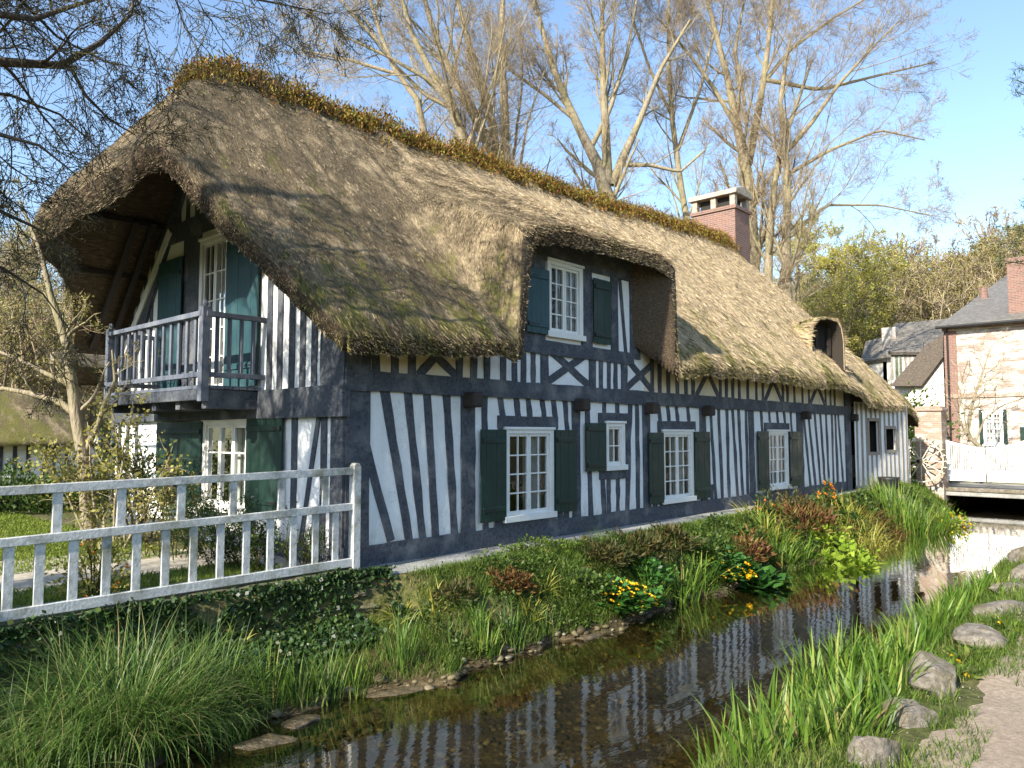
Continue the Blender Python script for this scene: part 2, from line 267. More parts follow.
# ------------------------------------------------------------------ object helpers
def props(o, label=None, cat=None, group=None, kind=None):
    for k, v in (('label', label), ('category', cat), ('group', group), ('kind', kind)):
        if v: o[k] = v
    return o
def thing(name, loc, label, cat, group=None):
    o = bpy.data.objects.new(name, None); COL.objects.link(o); o.location = [float(x) for x in loc]; o.empty_display_size = .2
    return props(o, label, cat, group)
def link(name, me, mat, parent=None):
    o = bpy.data.objects.new(name, me); COL.objects.link(o)
    if mat is not None and not me.materials: me.materials.append(mat)
    if parent is not None:
        o.parent = parent
        t = Vector((0, 0, 0)); p = parent
        while p is not None: t += p.location; p = p.parent
        if parent.parent is None: o.matrix_parent_inverse = Matrix.Translation(-parent.location)
    return o
def sub(o, parent, keep=True):
    o.parent = parent; return o
class MB:
    """collects boxes, beams, tubes and prisms into one mesh"""
    def __init__(s, seed=1): s.v = []; s.f = []; s.rng = random.Random(seed)
    def add(s, vs, fs):
        b = len(s.v); s.v += [tuple(float(c) for c in v) for v in vs]; s.f += [tuple(b + i for i in f) for f in fs]; return s
    def box(s, x0, x1, y0, y1, z0, z1):
        return s.add([(x0, y0, z0), (x1, y0, z0), (x1, y1, z0), (x0, y1, z0), (x0, y0, z1), (x1, y0, z1), (x1, y1, z1), (x0, y1, z1)],
                     [(0, 3, 2, 1), (4, 5, 6, 7), (0, 1, 5, 4), (1, 2, 6, 5), (2, 3, 7, 6), (3, 0, 4, 7)])
    def beam(s, a, b, wd, dp, nrm=(0, -1, 0), n=1, jit=0, off=0):
        """a bar from a to b; wd across in the wall plane, dp along nrm (back face at off behind)"""
        a = np.array(a, float); b = np.array(b, float); nrm = np.array(nrm, float); nrm /= np.linalg.norm(nrm)
        d = b - a; d /= np.linalg.norm(d); sd_ = np.cross(d, nrm); sd_ /= np.linalg.norm(sd_); nn = np.cross(sd_, d)
        if np.dot(nn, nrm) < 0: nn = -nn
        vs = []; r = s.rng
        for i in range(n + 1):
            p = a + (b - a) * i / n
            j1, j2, j3 = [r.uniform(-jit, jit) for _ in range(3)]
            if i in (0, n): j3 = 0
            w2 = wd / 2
            vs += [p - sd_ * (w2 + j1) - nn * off, p + sd_ * (w2 + j2) - nn * off, p + sd_ * (w2 + j2) + nn * (dp + j3), p - sd_ * (w2 + j1) + nn * (dp + j3)]
        fs = [(0, 1, 2, 3), tuple(4 * n + k for k in (3, 2, 1, 0))]
        for i in range(n):
            for k in range(4):
                k2 = (k + 1) % 4; fs.append((4 * i + k, 4 * (i + 1) + k, 4 * (i + 1) + k2, 4 * i + k2))
        return s.add(vs, fs)
    def prism(s, poly, ext):
        """poly: 3D points in a plane, extruded by vector ext"""
        n = len(poly); e = np.array(ext, float)
        vs = [np.array(p, float) for p in poly] + [np.array(p, float) + e for p in poly]
        fs = [tuple(range(n)), tuple(range(2 * n - 1, n - 1, -1))] + [(i, (i + 1) % n, n + (i + 1) % n, n + i) for i in range(n)]
        return s.add(vs, fs)
    def tube(s, pts, rad, sides=8):
        V, F = tubes(np.array([pts], float), np.array([[rad] * len(pts)] if not hasattr(rad, '__len__') else [rad], float), sides)
        s.add(V, F)
        n = len(pts); s.f.append(tuple(len(s.v) - sides * n + k for k in range(sides))); s.f.append(tuple(len(s.v) - sides + k for k in range(sides)))
        return s
    def build(s, name, mat, parent=None, bevel=0, smooth=False):
        me = bpy.data.meshes.new(name); me.from_pydata(s.v, [], s.f); me.update()
        bm = bmesh.new(); bm.from_mesh(me); bmesh.ops.recalc_face_normals(bm, faces=bm.faces); bm.to_mesh(me); bm.free()
        if smooth:
            for p in me.polygons: p.use_smooth = True
        o = link(name, me, mat, parent)
        if bevel:
            md = o.modifiers.new('bevel', 'BEVEL'); md.width = bevel; md.segments = 2; md.limit_method = 'ANGLE'
        return o
def npmesh(name, V, F, mat, parent=None, smooth=False):
    V = np.asarray(V, np.float32); F = np.asarray(F, np.int32)
    me = bpy.data.meshes.new(name); me.vertices.add(len(V)); me.vertices.foreach_set('co', V.ravel())
    k = F.shape[1]; me.loops.add(F.size); me.loops.foreach_set('vertex_index', F.ravel())
    me.polygons.add(len(F)); me.polygons.foreach_set('loop_start', np.arange(0, F.size, k, dtype=np.int32))
    me.polygons.foreach_set('loop_total', np.full(len(F), k, np.int32))
    if smooth: me.polygons.foreach_set('use_smooth', np.ones(len(F), bool))
    me.update(calc_edges=True)
    return link(name, me, mat, parent)
def cat(parts):
    Vs, Fs, b = [], [], 0
    for V, F in parts:
        Vs.append(V); Fs.append(F + b); b += len(V)
    return np.concatenate(Vs), np.concatenate(Fs)
def norm(a): return a / np.maximum(np.linalg.norm(a, axis=-1, keepdims=True), 1e-9)
def tubes(pts, rad, sides=3):
    """pts (N,S,3), rad (N,S) -> open tubes"""
    N, S, _ = pts.shape
    tg = np.empty_like(pts); tg[:, 1:-1] = pts[:, 2:] - pts[:, :-2]; tg[:, 0] = pts[:, 1] - pts[:, 0]; tg[:, -1] = pts[:, -1] - pts[:, -2]; tg = norm(tg)
    ref = np.where(np.abs(tg[:, :1, 2:3]) > .8, np.array([1., 0, 0]), np.array([0, 0, 1.])); ref = np.broadcast_to(ref, tg.shape)
    a = norm(np.cross(tg, ref)); b = np.cross(tg, a)
    th = np.arange(sides) * 2 * PI / sides
    V = pts[:, :, None] + rad[:, :, None, None] * (np.cos(th)[None, None, :, None] * a[:, :, None] + np.sin(th)[None, None, :, None] * b[:, :, None])
    idx = np.arange(N * S * sides).reshape(N, S, sides); nx = np.roll(idx, -1, 2)
    F = np.stack([idx[:, :-1], nx[:, :-1], nx[:, 1:], idx[:, 1:]], -1).reshape(-1, 4)
    return V.reshape(-1, 3), F
def leaves(P, size, rng, down=0, aspect=.5, dirs=None, flat=0):
    """one folded diamond leaf per point"""
    N = len(P); d = rng.normal(size=(N, 3)) if dirs is None else dirs + rng.normal(size=(N, 3)) * .35
    d[:, 2] -= down; d[:, 2] *= (1 - flat); d = norm(d)
    s = norm(np.cross(d, rng.normal(size=(N, 3)) + (np.array([0, 0, flat * 6.]))))
    size = (np.ones(N) * size * rng.uniform(.6, 1.3, N))[:, None]
    nrm_ = np.cross(d, s)
    V = np.stack([P, P + d * size * .5 + s * size * aspect * .5 + nrm_ * size * .06, P + d * size, P + d * size * .5 - s * size * aspect * .5 + nrm_ * size * .06], 1)
    return V.reshape(-1, 3), np.arange(N * 4).reshape(N, 4)
def blades(base, h, wd, az, lean, curl, seg=4, rng=None, tip=2.2):
    N = len(base); phi = lean; p = base.copy(); dirh = np.stack([np.cos(az), np.sin(az), 0 * az], -1)
    face = az + PI / 2 + (rng.normal(size=N) * .5 if rng is not None else 0); sdv = np.stack([np.cos(face), np.sin(face), 0 * az], -1)
    rows = []
    for i in range(seg + 1):
        t = i / seg; wv = wd * max(.04, (1 - t ** tip)) * (.75 + .25 * min(1, t * 4)) / 2
        rows.append(np.stack([p - sdv * wv[:, None], p + sdv * wv[:, None]], 1))
        ph = phi + curl * (i + .5) / seg * (1 + .6 * (i / seg))
        p = p + (dirh * np.sin(ph)[:, None] + np.array([0, 0, 1.]) * np.cos(ph)[:, None]) * (h / seg)[:, None]
    V = np.stack(rows, 1); idx = np.arange(N * (seg + 1) * 2).reshape(N, seg + 1, 2)
    F = np.stack([idx[:, :-1, 0], idx[:, :-1, 1], idx[:, 1:, 1], idx[:, 1:, 0]], -1).reshape(-1, 4)
    return V.reshape(-1, 3), F
# trees
def grow(P, D, L, R0, R1, S, wob, trop, rng):
    N = len(P); pts = np.empty((N, S + 1, 3)); pts[:, 0] = P; d = norm(D); p = P.copy()
    for i in range(S):
        d = norm(d + rng.normal(size=(N, 3)) * wob + np.array([0, 0, 1.]) * trop)
        p = p + d * (L / S)[:, None]; pts[:, i + 1] = p
    t = np.linspace(0, 1, S + 1)[None]
    return pts, R0[:, None] * (1 - t) + R1[:, None] * t
def spawn(pts, rad, L, k, t0, t1, ang, ratio, rng, rr=.38, up=0, wt=False):
    N, S, _ = pts.shape; pi = np.repeat(np.arange(N), k)
    if wt: pi = rng.choice(N, N * k, p=L / L.sum())
    t = rng.uniform(t0, t1, len(pi)); x = t * (S - 1); i = np.minimum(x.astype(int), S - 2); f = (x - i)[:, None]
    P = pts[pi, i] * (1 - f) + pts[pi, i + 1] * f; pd = norm(pts[pi, i + 1] - pts[pi, i])
    q = norm(np.cross(pd, rng.normal(size=pd.shape))); a = np.radians(rng.normal(ang, 12, len(pi)))[:, None]
    D = pd * np.cos(a) + q * np.sin(a); D[:, 2] += up
    Lc = (np.full(len(pi), L.mean()) if wt else L[pi]) * ratio * (1.15 - .65 * t) * rng.uniform(.65, 1.25, len(pi))
    rp = rad[pi, i] * (1 - f[:, 0]) + rad[pi, i + 1] * f[:, 0]
    return P, norm(D), Lc, np.maximum(rp * rr, .003)
def resample(pl, S):
    pl = np.array(pl, float); d = np.r_[0, np.cumsum(np.linalg.norm(np.diff(pl[:, :3], axis=0), axis=1))]; t = np.linspace(0, d[-1], S)
    return np.stack([np.interp(t, d, pl[:, j]) for j in range(pl.shape[1])], 1), d[-1]
def tree(name, label, stems, spec, seed, group=None, bark='bark', twig='twig', leaf=None, cat_='tree', minr=.0048, wob0=.0):
    """stems: polylines [(x,y,z,r)...]; spec: per level (k, t0, t1, angle, ratio, wobble, tropism, segments)"""
    rng = np.random.default_rng(seed); S = 15
    rs = [resample(s, S) for s in stems]; A = np.stack([r[0] for r in rs]); L = np.array([r[1] for r in rs])
    pts, rad = A[:, :, :3].copy(), A[:, :, 3]
    jit = rng.normal(size=pts.shape) * wob0 * np.linspace(0, 1, S)[None, :, None]; pts += jit
    root = thing(name, pts[0, 0], label, cat_, group)
    V, F = tubes(pts, rad, 10); thick = [(V, F)]; thin = []; ends = None
    for li, (k, t0, t1, ang, ratio, wob, trop, sg) in enumerate(spec):
        P, D, Lc, r0 = spawn(pts, rad, L, k, t0, t1, ang, ratio, rng, wt=(li == 0))
        r0 = np.maximum(r0, minr); pts, rad = grow(P, D, Lc, r0, np.maximum(r0 * .25, minr * .6), sg, wob, trop, rng); L = Lc
        (thick if li == 0 else thin).append(tubes(pts, rad, 6 if li == 0 else (4 if li == 1 else 3)))
    V, F = cat(thick); npmesh('trunk', V, F, M[bark], root, True)
    V, F = cat(thin); cr = npmesh('crown', V, F, M[twig], root)
    if leaf:
        mt, size, per, down, aspect = leaf
        Pn = pts[:, 1:].reshape(-1, 3); Pn = np.repeat(Pn, per, 0) + rng.normal(size=(len(Pn) * per, 3)) * size * .8
        V, F = leaves(Pn, size, rng, down, aspect); npmesh('leaves', V, F, M[mt], root)
    return root
def ptree(pl, dep, base=None):
    """stem given as photo pixels (px, py, radius_m[, depth offset]) at a real distance"""
    out = []
    for q in pl:
        p = atD(q[0], q[1], dep + (q[3] if len(q) > 3 else 0)); out.append((p[0], p[1], p[2], q[2] * (.78 if dep > 20 else .8)))
    if base is not None: out.insert(0, (out[0][0] + base[0], out[0][1] + base[1], base[2], out[0][3] * 1.25))
    return out
# ------------------------------------------------------------------ terrain
def sstep(x, a, b):
    t = np.clip((np.asarray(x, float) - a) / (b - a), 0, 1); return t * t * (3 - 2 * t)
def wob(x, y, s=1.0): return np.sin(x * 1.7 * s + y * .9) * .5 + np.sin(x * 3.9 * s - y * 2.3 * s + 1.3) * .3 + np.sin(x * 8.1 * s + 2.1 + y * 5.2 * s) * .2
WZ = -.95
def vnoise(x, y, seed=0):
    xi = np.floor(x).astype(np.int64); yi = np.floor(y).astype(np.int64); fx_ = x - xi; fy = y - yi; fx_ = fx_ * fx_ * (3 - 2 * fx_); fy = fy * fy * (3 - 2 * fy)
    def h(a, b):
        k = (a * 374761393 + b * 668265263 + seed * 1442695041) & 0xffffffff; k = ((k ^ (k >> 13)) * 1274126177) & 0xffffffff; return ((k ^ (k >> 16)) & 0xffff) / 65535.0
    return (h(xi, yi) * (1 - fx_) + h(xi + 1, yi) * fx_) * (1 - fy) + (h(xi, yi + 1) * (1 - fx_) + h(xi + 1, yi + 1) * fx_) * fy - .5
def gz(x, y):
    x = np.asarray(x, float); y = np.asarray(y, float)
    yl = -2.05 + .22 * wob(x, 0 * x) + .35 * sstep(-x, .2, 1.5) * (1 - sstep(-x, 2.5, 4.2)); yt = -.42 - .43 * sstep(x, -.5, .4) + .06 * wob(x * 1.3, 0 * x)
    yt = np.where(x > 24, -.3, yt); yl = np.where(x > 21, yl + 1.0 * sstep(x, 21, 25), yl); yt = yt + .45 * sstep(x, 20, 24)
    s = np.clip((yt - y) / np.maximum(yt - yl, .1), 0, 1)
    bank = -.04 - .90 * s ** 1.25
    wall = -.03 - .50 * sstep(s, 0, .10) - .42 * s ** 1.5
    left = np.where(x < -.35, wall, bank) + .03 * wob(x * 2.2, y * 2.2) * (s > .02)
    bed = -1.0 - .20 * sstep(yl - y, 0, .8) + .03 * wob(x * 1.3, y * 2)
    yr = -5.22 + .15 * wob(x * .9 + 5, 0 * x)
    right = np.interp(yr - y, [-1.2, -.3, 0, .15, .9, 1.6], [-1.20, -1.08, -.98, -.85, -.15, .0]) + .02 * wob(x * 3, y * 3)
    left = np.where(x < -.35, wall, np.where(x < .5, wall * (1 - sstep(x, -.35, .5)) + bank * sstep(x, -.35, .5), bank)) + .03 * wob(x * 2.2, y * 2.2) * (s > .02) + .04 * vnoise(x * 3, y * 3, 4) * (s > .05)
    z = np.where(y > yl, left, np.minimum(bed, 0)); z = np.where(y < yr + 1.2, right, z)
    z = np.where((y > yt), np.where((x > -.7) & (x < 19.6) & (y < .4), -.06, 0.0 * y), z)
    out = sstep(x, 29.5, 30.2); z = z * (1 - out) + 0 * out
    far = sstep(np.hypot(x - 5, y - 4), 38, 95); hill = 10.5 * far * (1 + .35 * np.sin(x * .04) + .3 * np.cos(y * .05 + 1))
    return z + np.where((x > 30) | (y > 20) | (x < -20) | (y < -20), np.maximum(hill, 0), 0)
def axis(a, b, dense, d, coarse):
    lo, hi = dense; mid = np.arange(lo, hi, d); L = []; x = lo; st = d
    while x > a: st = min(st * 1.25, coarse); x -= st; L.append(x)
    Rr = []; x = mid[-1]; st = d
    while x < b: st = min(st * 1.25, coarse); x += st; Rr.append(x)
    return np.r_[np.array(L[::-1]), mid, np.array(Rr)]
def sheet(name, xs, ys, zf, mat, **k):
    X, Y = np.meshgrid(xs, ys, indexing='ij'); Z = zf(X, Y); V = np.stack([X, Y, Z], -1).reshape(-1, 3)
    i = np.arange(X.size).reshape(X.shape); F = np.stack([i[:-1, :-1], i[1:, :-1], i[1:, 1:], i[:-1, 1:]], -1).reshape(-1, 4)
    return npmesh(name, V, F, mat, None, True)
gr = sheet('ground', axis(-300, 400, (-8, 30), .12, 12), axis(-300, 400, (-8, 1), .06, 12), gz, M['ground']); props(gr, kind='structure')
rngp = np.random.default_rng(3)
pxs = np.arange(-14, 40, .15); pys = np.linspace(0, 1, 22)
def path_sheet():
    X = np.repeat(pxs[:, None], 22, 1); e = -7.0 + .08 * wob(pxs * 1.1, 0 * pxs) + .04 * wob(pxs * 5, 0 * pxs)
    Y = e[:, None] - pys[None] * 2.6; Z = gz(X, Y) + .02 + .01 * wob(X * 2, Y * 2) - .03 * (pys[None] == 0)
    i = np.arange(X.size).reshape(X.shape); F = np.stack([i[:-1, :-1], i[1:, :-1], i[1:, 1:], i[:-1, 1:]], -1).reshape(-1, 4)
    return npmesh('path', np.stack([X, Y, Z], -1).reshape(-1, 3), F, M['path'], None, True)
props(path_sheet(), kind='structure')
wt = npmesh('stream_water', [(-60, -6.2, WZ), (30.2, -6.2, WZ), (30.2, -.9, WZ), (-60, -.9, WZ)], [(0, 1, 2, 3)], M['water']); props(wt, kind='structure')
def footing():
    xs = np.arange(-.36, 19.4, .1); e = -.55 - .10 * wob(xs, 0 * xs) + .10 * sstep(-xs, -1, .3); mb = MB()
    vs = []; 
    for x, y in zip(xs, e): vs += [(x, -.01, -.012), (x, y * .5, -.016), (x, y, -.03), (x, y - .03, -.30)]
    n = len(xs); fs = [(4 * i + k, 4 * (i + 1) + k, 4 * (i + 1) + k + 1, 4 * i + k + 1) for i in range(n - 1) for k in range(3)]
    return mb.add(vs, fs).build('footpath', M['concrete'], None, 0, True)
props(footing(), kind='structure')
# pale paving in the garden behind the fence
g1 = []
for (px, py) in ((-120, 572), (60, 556), (200, 548), (330, 552), (345, 582), (250, 592), (100, 604), (-120, 625)):
    p = atZ(px, py, .012); g1.append((p[0], max(p[1], .05), .012))
props(MB().add(g1, [tuple(range(len(g1)))]).build('garden_path', M['paving']), kind='structure')

# ------------------------------------------------------------------ the cottage
GX = -.40     # gable plane
W_ = 7.6      # house depth
house = thing('cottage', (9, 3.9, 0), 'long half-timbered cottage with thatched roof, green shutters and a balcony on its gable', 'cottage')
FN = (0, -1, 0); GN = (-1, 0, 0)
def holes_sheet(mb, T, u0, u1, z0, z1, holes, depth, zt=None):
    us = sorted({u0, u1, *[h[0] for h in holes], *[h[1] for h in holes]}); zs = sorted({z0, z1, *[h[2] for h in holes], *[h[3] for h in holes]})
    for i in range(len(us) - 1):
        for j in range(len(zs) - 1):
            a, b, c, d = us[i], us[i + 1], zs[j], zs[j + 1]; um, zm = (a + b) / 2, (c + d) / 2
            if any(h[0] < um < h[1] and h[2] < zm < h[3] for h in holes): continue
            mb.add([T(a, c, 0), T(b, c, 0), T(b, d, 0), T(a, d, 0)], [(0, 1, 2, 3)])
    for (a, b, c, d) in holes:
        q = [(a, c), (b, c), (b, d), (a, d)]
        for k in range(4):
            p, r = q[k], q[(k + 1) % 4]; mb.add([T(p[0], p[1], 0), T(r[0], r[1], 0), T(r[0], r[1], -depth), T(p[0], p[1], -depth)], [(0, 1, 2, 3)])
TF = lambda u, z, n: (u, -n, z)            # facade: u along X, n outward
TG = lambda u, z, n: (GX - n, u, z)        # gable: u along Y
def fx(px, py=450): return float(atY(px, py, 0)[0])
def gy(px, py=450): return float(atX(px, py, GX)[1])
# openings
WIN = [(2.65, 3.81, .38, 1.80), (7.40, 8.60, .35, 1.78), (12.48, 13.68, .35, 1.80)]
SMALL = (5.40, 5.97, 1.10, 1.93)
DORM = (3.72, 4.66, 3.44, 4.72)
wall = MB(); holes_sheet(wall, TF, GX, 18.6, -.15, 2.56, WIN + [SMALL], .28)
holes_sheet(wall, TF, 3.0, 7.3, 3.3, 4.7, [DORM], .28); holes_sheet(wall, TF, 2.0, 6.75, 2.56, 3.3, [], .28)
ps = lambda px, py: atX(px, py, GX)
gwin = (ps(250, 440)[1], ps(206, 440)[1], ps(250, 512)[2], ps(228, 421)[2])
gdoor = (ps(229, 300)[1], ps(202, 300)[1], 2.42, ps(215, 238)[2])
holes_sheet(wall, TG, 0, W_, -.15, 2.42, [gwin], .28)
# upper gable: stepped strip that follows the roof
GH = lambda y: 3.0 + 1.05 * min(y + .4, W_ + .4 - y)
us = sorted({0., W_, gdoor[0], gdoor[1], *[i * .4 for i in range(20)]})
for a, b in zip(us[:-1], us[1:]):
    z0 = gdoor[3] if gdoor[0] <= (a + b) / 2 <= gdoor[1] else 2.42
    wall.add([TG(a, z0, 0), TG(b, z0, 0), TG(b, max(GH(b), z0), 0), TG(a, max(GH(a), z0), 0)], [(0, 1, 2, 3)])
wall.add([(GX, W_, -.15), (18.6, W_, -.15), (18.6, W_, 3.1), (GX, W_, 3.1)], [(0, 1, 2, 3)])
wall.add([(18.6, 0, -.15), (18.6, W_, -.15), (18.6, W_, 3), (18.6, 3.8, 6.5), (18.6, 0, 3)], [(0, 1, 2, 3, 4)])
wall.build('wall', M['plaster'], house)
cw = MB(); cw.add([TF(GX, 2.55, .0), TF(2.0, 2.55, .0), TF(2.0, 3.3, .0), TF(GX, 3.3, .0)], [(0, 1, 2, 3)]); cw.add([TF(6.75, 2.55, 0), TF(18.6, 2.55, 0), TF(18.6, 3.3, 0), TF(6.75, 3.3, 0)], [(0, 1, 2, 3)])
props(cw.build('upper_wall', M['cream'], house), 'cream plaster band under the eaves')
rm = MB(); rm.box(GX + .3, 18.4, .5, .52, -.1, 2.4)      # inner lining keeps the rooms dark
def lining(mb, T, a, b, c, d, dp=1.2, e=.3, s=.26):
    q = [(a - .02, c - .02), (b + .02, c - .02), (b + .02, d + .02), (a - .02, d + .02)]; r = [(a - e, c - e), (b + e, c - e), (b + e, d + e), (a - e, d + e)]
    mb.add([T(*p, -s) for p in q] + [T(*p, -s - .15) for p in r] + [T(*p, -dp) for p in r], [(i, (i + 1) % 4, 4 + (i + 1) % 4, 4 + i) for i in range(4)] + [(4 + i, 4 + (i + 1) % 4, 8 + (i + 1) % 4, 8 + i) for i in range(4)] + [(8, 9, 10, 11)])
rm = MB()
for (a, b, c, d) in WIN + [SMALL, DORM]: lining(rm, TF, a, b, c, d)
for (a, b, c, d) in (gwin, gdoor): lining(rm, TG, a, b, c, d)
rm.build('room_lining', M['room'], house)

# timber frame ------------------------------------------------
tb = MB(7); J = .010
def stud(a, b, wd=.13, za=2.33, zb=.24, d=.014, n=6): tb.beam((a, 0, za), (b, 0, zb), wd, d, FN, n, J, .02)
def P2(px1, py1, px2, py2, wd=.12, d=.016): tb.beam(atY(px1, py1, 0), atY(px2, py2, 0), wd, d, FN, 4, .006, .02)
# sill, jetty beam, corner and main posts
tb.beam((GX - .02, 0, .09), (18.3, 0, .09), .36, .035, FN, 60, .015, .02)
tb.beam((GX - .02, 0, 2.44), (18.3, 0, 2.45), .27, .055, FN, 60, .010, .02)
tb.beam((-.2, 0, -.1), (-.2, 0, 3.0), .38, .028, FN, 8, .006, .02)
for a, b, w_ in ((461, 475, 0), (572, 580, 0), (643, 649.5, 0), (700, 706, 0), (749, 754, 0), (797, 803, 0)):
    xa, xb = fx(a), fx(b); tb.beam(((xa + xb) / 2, 0, .2), ((xa + xb) / 2 - .02, 0, 2.4), xb - xa, .026, FN, 7, .010, .02)
xa, xb = fx(842), fx(852); tb.beam((18.35, 0, -.1), (18.35, 0, 3.2), .42, .06, FN, 6, .01, .02)
P2(364, 440, 390.5, 541, .13)
for t_, b_ in ((384.3, 408.8), (407.2, 422.5), (426.7, 435.3), (446, 454.3)): stud(fx(t_, 390), fx(b_, 540), .14)
for t_, b_ in ((484, 485.4), (587, 590.4), (637, 637.3)): stud(fx(t_), fx(b_))
stud(fx(630.5), fx(626), .13)
for t_, b_ in ((710.9, 714.7), (718.9, 721.3), (727.3, 728), (733, 736.5), (739, 741.7), (746.6, 746.7), (804, 809.5), (809, 814.5), (815.3, 819.7), (821, 824), (826.7, 828), (832.5, 832.5), (836, 836.7), (839, 842)):
    stud(fx(t_), fx(b_), .125 + .012 * (t_ > 800))
# headers, short studs above, sills
for (a, b, c, d), pxs_ in zip(WIN, ((501.3, 517, 528.8, 543, 554, 566), (659.6, 668.5, 677.3, 688.5), (762, 770, 778, 785, 791.7))):
    tb.beam((a - .17, 0, d + .12), (b + .17, 0, d + .12), .2, .03, FN, 6, .006, .02)
    tb.beam((a - .10, 0, .26), (b + .10, 0, .26), .16, .028, FN, 5, .006, .02)
    for s_ in (a - .09, b + .09): tb.beam((s_, 0, .3), (s_, 0, d + .05), .14, .022, FN, 5, .006, .02)
    for p in pxs_: inn = a - .1 < fx(p) < b + .1; stud(fx(p) - .03, fx(p) + .03, .12, 2.33, d + (.2 if inn else -.02), .014, 3)
for p in (497, 560, 566, 655, 712): stud(fx(p, 515), fx(p, 515), .14, .6, .25, .014, 2)
a, b, c, d = SMALL
tb.beam((a - .22, 0, d + .10), (b + .2, 0, d + .10), .19, .03, FN, 4, .006, .02); tb.beam((a - .2, 0, c - .12), (b + .16, 0, c - .12), .19, .03, FN, 4, .006, .02)
for s_ in (a - .1, b + .1): tb.beam((s_, 0, c - .05), (s_, 0, d + .03), .17, .022, FN, 4, .006, .02)
stud(a - .10, a - .05, .13, c - .2, .24); 0
for p in (608, 617.3): stud(fx(p), fx(p), .12, c - .2, .24)
for p in (604.5, 617.3): stud(fx(p), fx(p), .12, 2.33, d + .18, .014, 2)
# upper band
for p in (375.6, 394.6, 411.8, 459, 473.5, 486.8, 503, 514.3, 523): stud(fx(p, 368), fx(p, 368), .13, 3.3, 2.55, .016, 3)
P2(436, 356, 418, 375, .13); P2(436, 356, 456, 376, .13)
for p in (533, 600.7, 608.4, 615): stud(fx(p, 368), fx(p, 368), .12, 3.15, 2.55, .014, 3)
for p in (544, 591.8, 623.5): stud(fx(p, 368), fx(p, 368), .2, 3.15, 2.55, .020, 3)
P2(548, 349, 588, 385, .14, .018); P2(548, 381, 588, 353, .14, .014)
P2(626, 358, 653, 392, .14, .018); P2(626, 388, 652, 364, .14, .014)
tb.beam((2.9, 0, 3.2), (6.35, 0, 3.2), .24, .04, FN, 10, .008, .02)
tb.beam((3.05, 0, 4.95), (6.7, 0, 4.98), .5, .04, FN, 10, .008, .02)
tb.beam((4.84, 0, 3.3), (4.84, 0, 4.9), .3, .03, FN, 4, .008, .02); tb.beam((3.5, 0, 3.3), (3.5, 0, 4.9), .3, .03, FN, 4, .008, .02)
tb.beam((5.72, 0, 3.3), (5.72, 0, 4.9), .22, .03, FN, 4, .008, .02); tb.beam((6.42, 0, 3.2), (6.42, 0, 4.9), .34, .03, FN, 4, .008, .02)
tb.beam((5.9, 0, 4.85), (6.1, 0, 3.3), .09, .02, FN, 3, .004, .02)
tb.beam((3.28, 0, 3.3), (3.28, 0, 4.8), .4, .02, FN, 4, .008, .02)
for p in (651.8, 659.3, 668, 677, 685.5, 692.6, 720, 726, 732.4, 739, 747.4, 756, 762.5, 782.4, 787, 794, 802, 808.6, 825, 830, 834): stud(fx(p, 385), fx(p, 385), .125, 3.35, 2.56, .016, 3)
for c_, l_, r_ in ((707.7, 696, 718.4), (773, 764.6, 781.8), (817, 809.7, 824.7)):
    xc, xl, xr = fx(c_, 385), fx(l_, 395), fx(r_, 398); tb.beam((xc, 0, 3.12), (xl, 0, 2.58), .13, .018, FN, 3, .005, .02); tb.beam((xc, 0, 3.12), (xr, 0, 2.58), .13, .018, FN, 3, .005, .02)
# joist ends under the jetty beam
tbe = MB(8)
for p in (467, 576, 646, 703, 801, 849): x = fx(p, 405); tbe = MB(8); tbe.box(x - .11, x + .11, -.26, .0, 2.13, 2.36); tbe.build('joist_end', M['darkwood'], house, .04)
# gable timbers
def gb(u0, z0, u1, z1, wd=.13, d=.018, n=4): tb.beam(TG(u0, z0, 0), TG(u1, z1, 0), wd, d, GN, n, .007, .02)
gb(.13, -.1, .13, 2.9, .28, .03); gb(0, .05, W_, .05, .36, .035, 12)
gbz = ps(300, 403)[2]
gb(-.08, gbz, W_, gbz, .42, .10, 14)
for p in (294.7, 324): gb(gy(p), .2, gy(p), gbz, .14)
p1, p2 = ps(319.3, 415.8), ps(300.5, 561); gb(p1[1], p1[2], p2[1], .2, .09)
for u in (gwin[0] - .1, gwin[1] + .1): gb(u, .2, u, gbz, .15, .022)
gb(gwin[0] - .2, gwin[2] - .1, gwin[1] + .2, gwin[2] - .1, .16, .028)
for u in (6.6, 7.0, 7.4, 7.75): gb(u, .2, u, gbz, .13)
for p in (270, 280.7, 292.5, 303.3, 315): u = gy(p, 350); gb(u, gbz, u, GH(u) + .2, .14)
gb(.3, gbz, .3, 3.6, .5, .022)
z5 = ps(190, 229)[2]; gb(gdoor[0] - 1.6, z5, gdoor[1] + 2.2, z5, .34, .04, 8)
for u in (gdoor[0] - .12, gdoor[1] + .12): gb(u, 2.42, u, z5, .16, .026)
gb(gdoor[1] + .45, 2.42, gdoor[1] + .45, z5, .5, .02)
for u in (6.1, 6.4, 6.7, 7.0): gb(u, gbz, u, min(z5, GH(u)), .12)
for u in (3.3, 3.65, 4.0, 4.35, 4.7, 5.05): gb(u, z5, u, GH(u) + .1, .14)
gb(W_ - .1, gbz + .1, 4.2, GH(4.2) + .1, .3, .06, 6); gb(.1, 3.1, 3.9, GH(3.9) + .05, .3, .06, 6)
tb.build('timber_frame', M['timber'], house)
lf = MB(); lf.beam(TG(7.5, 2.95, .06), TG(5.25, 5.35, .06), .16, .03, GN, 5, .004, 0); lf.build('barge_trim', M['whitewood'], house)

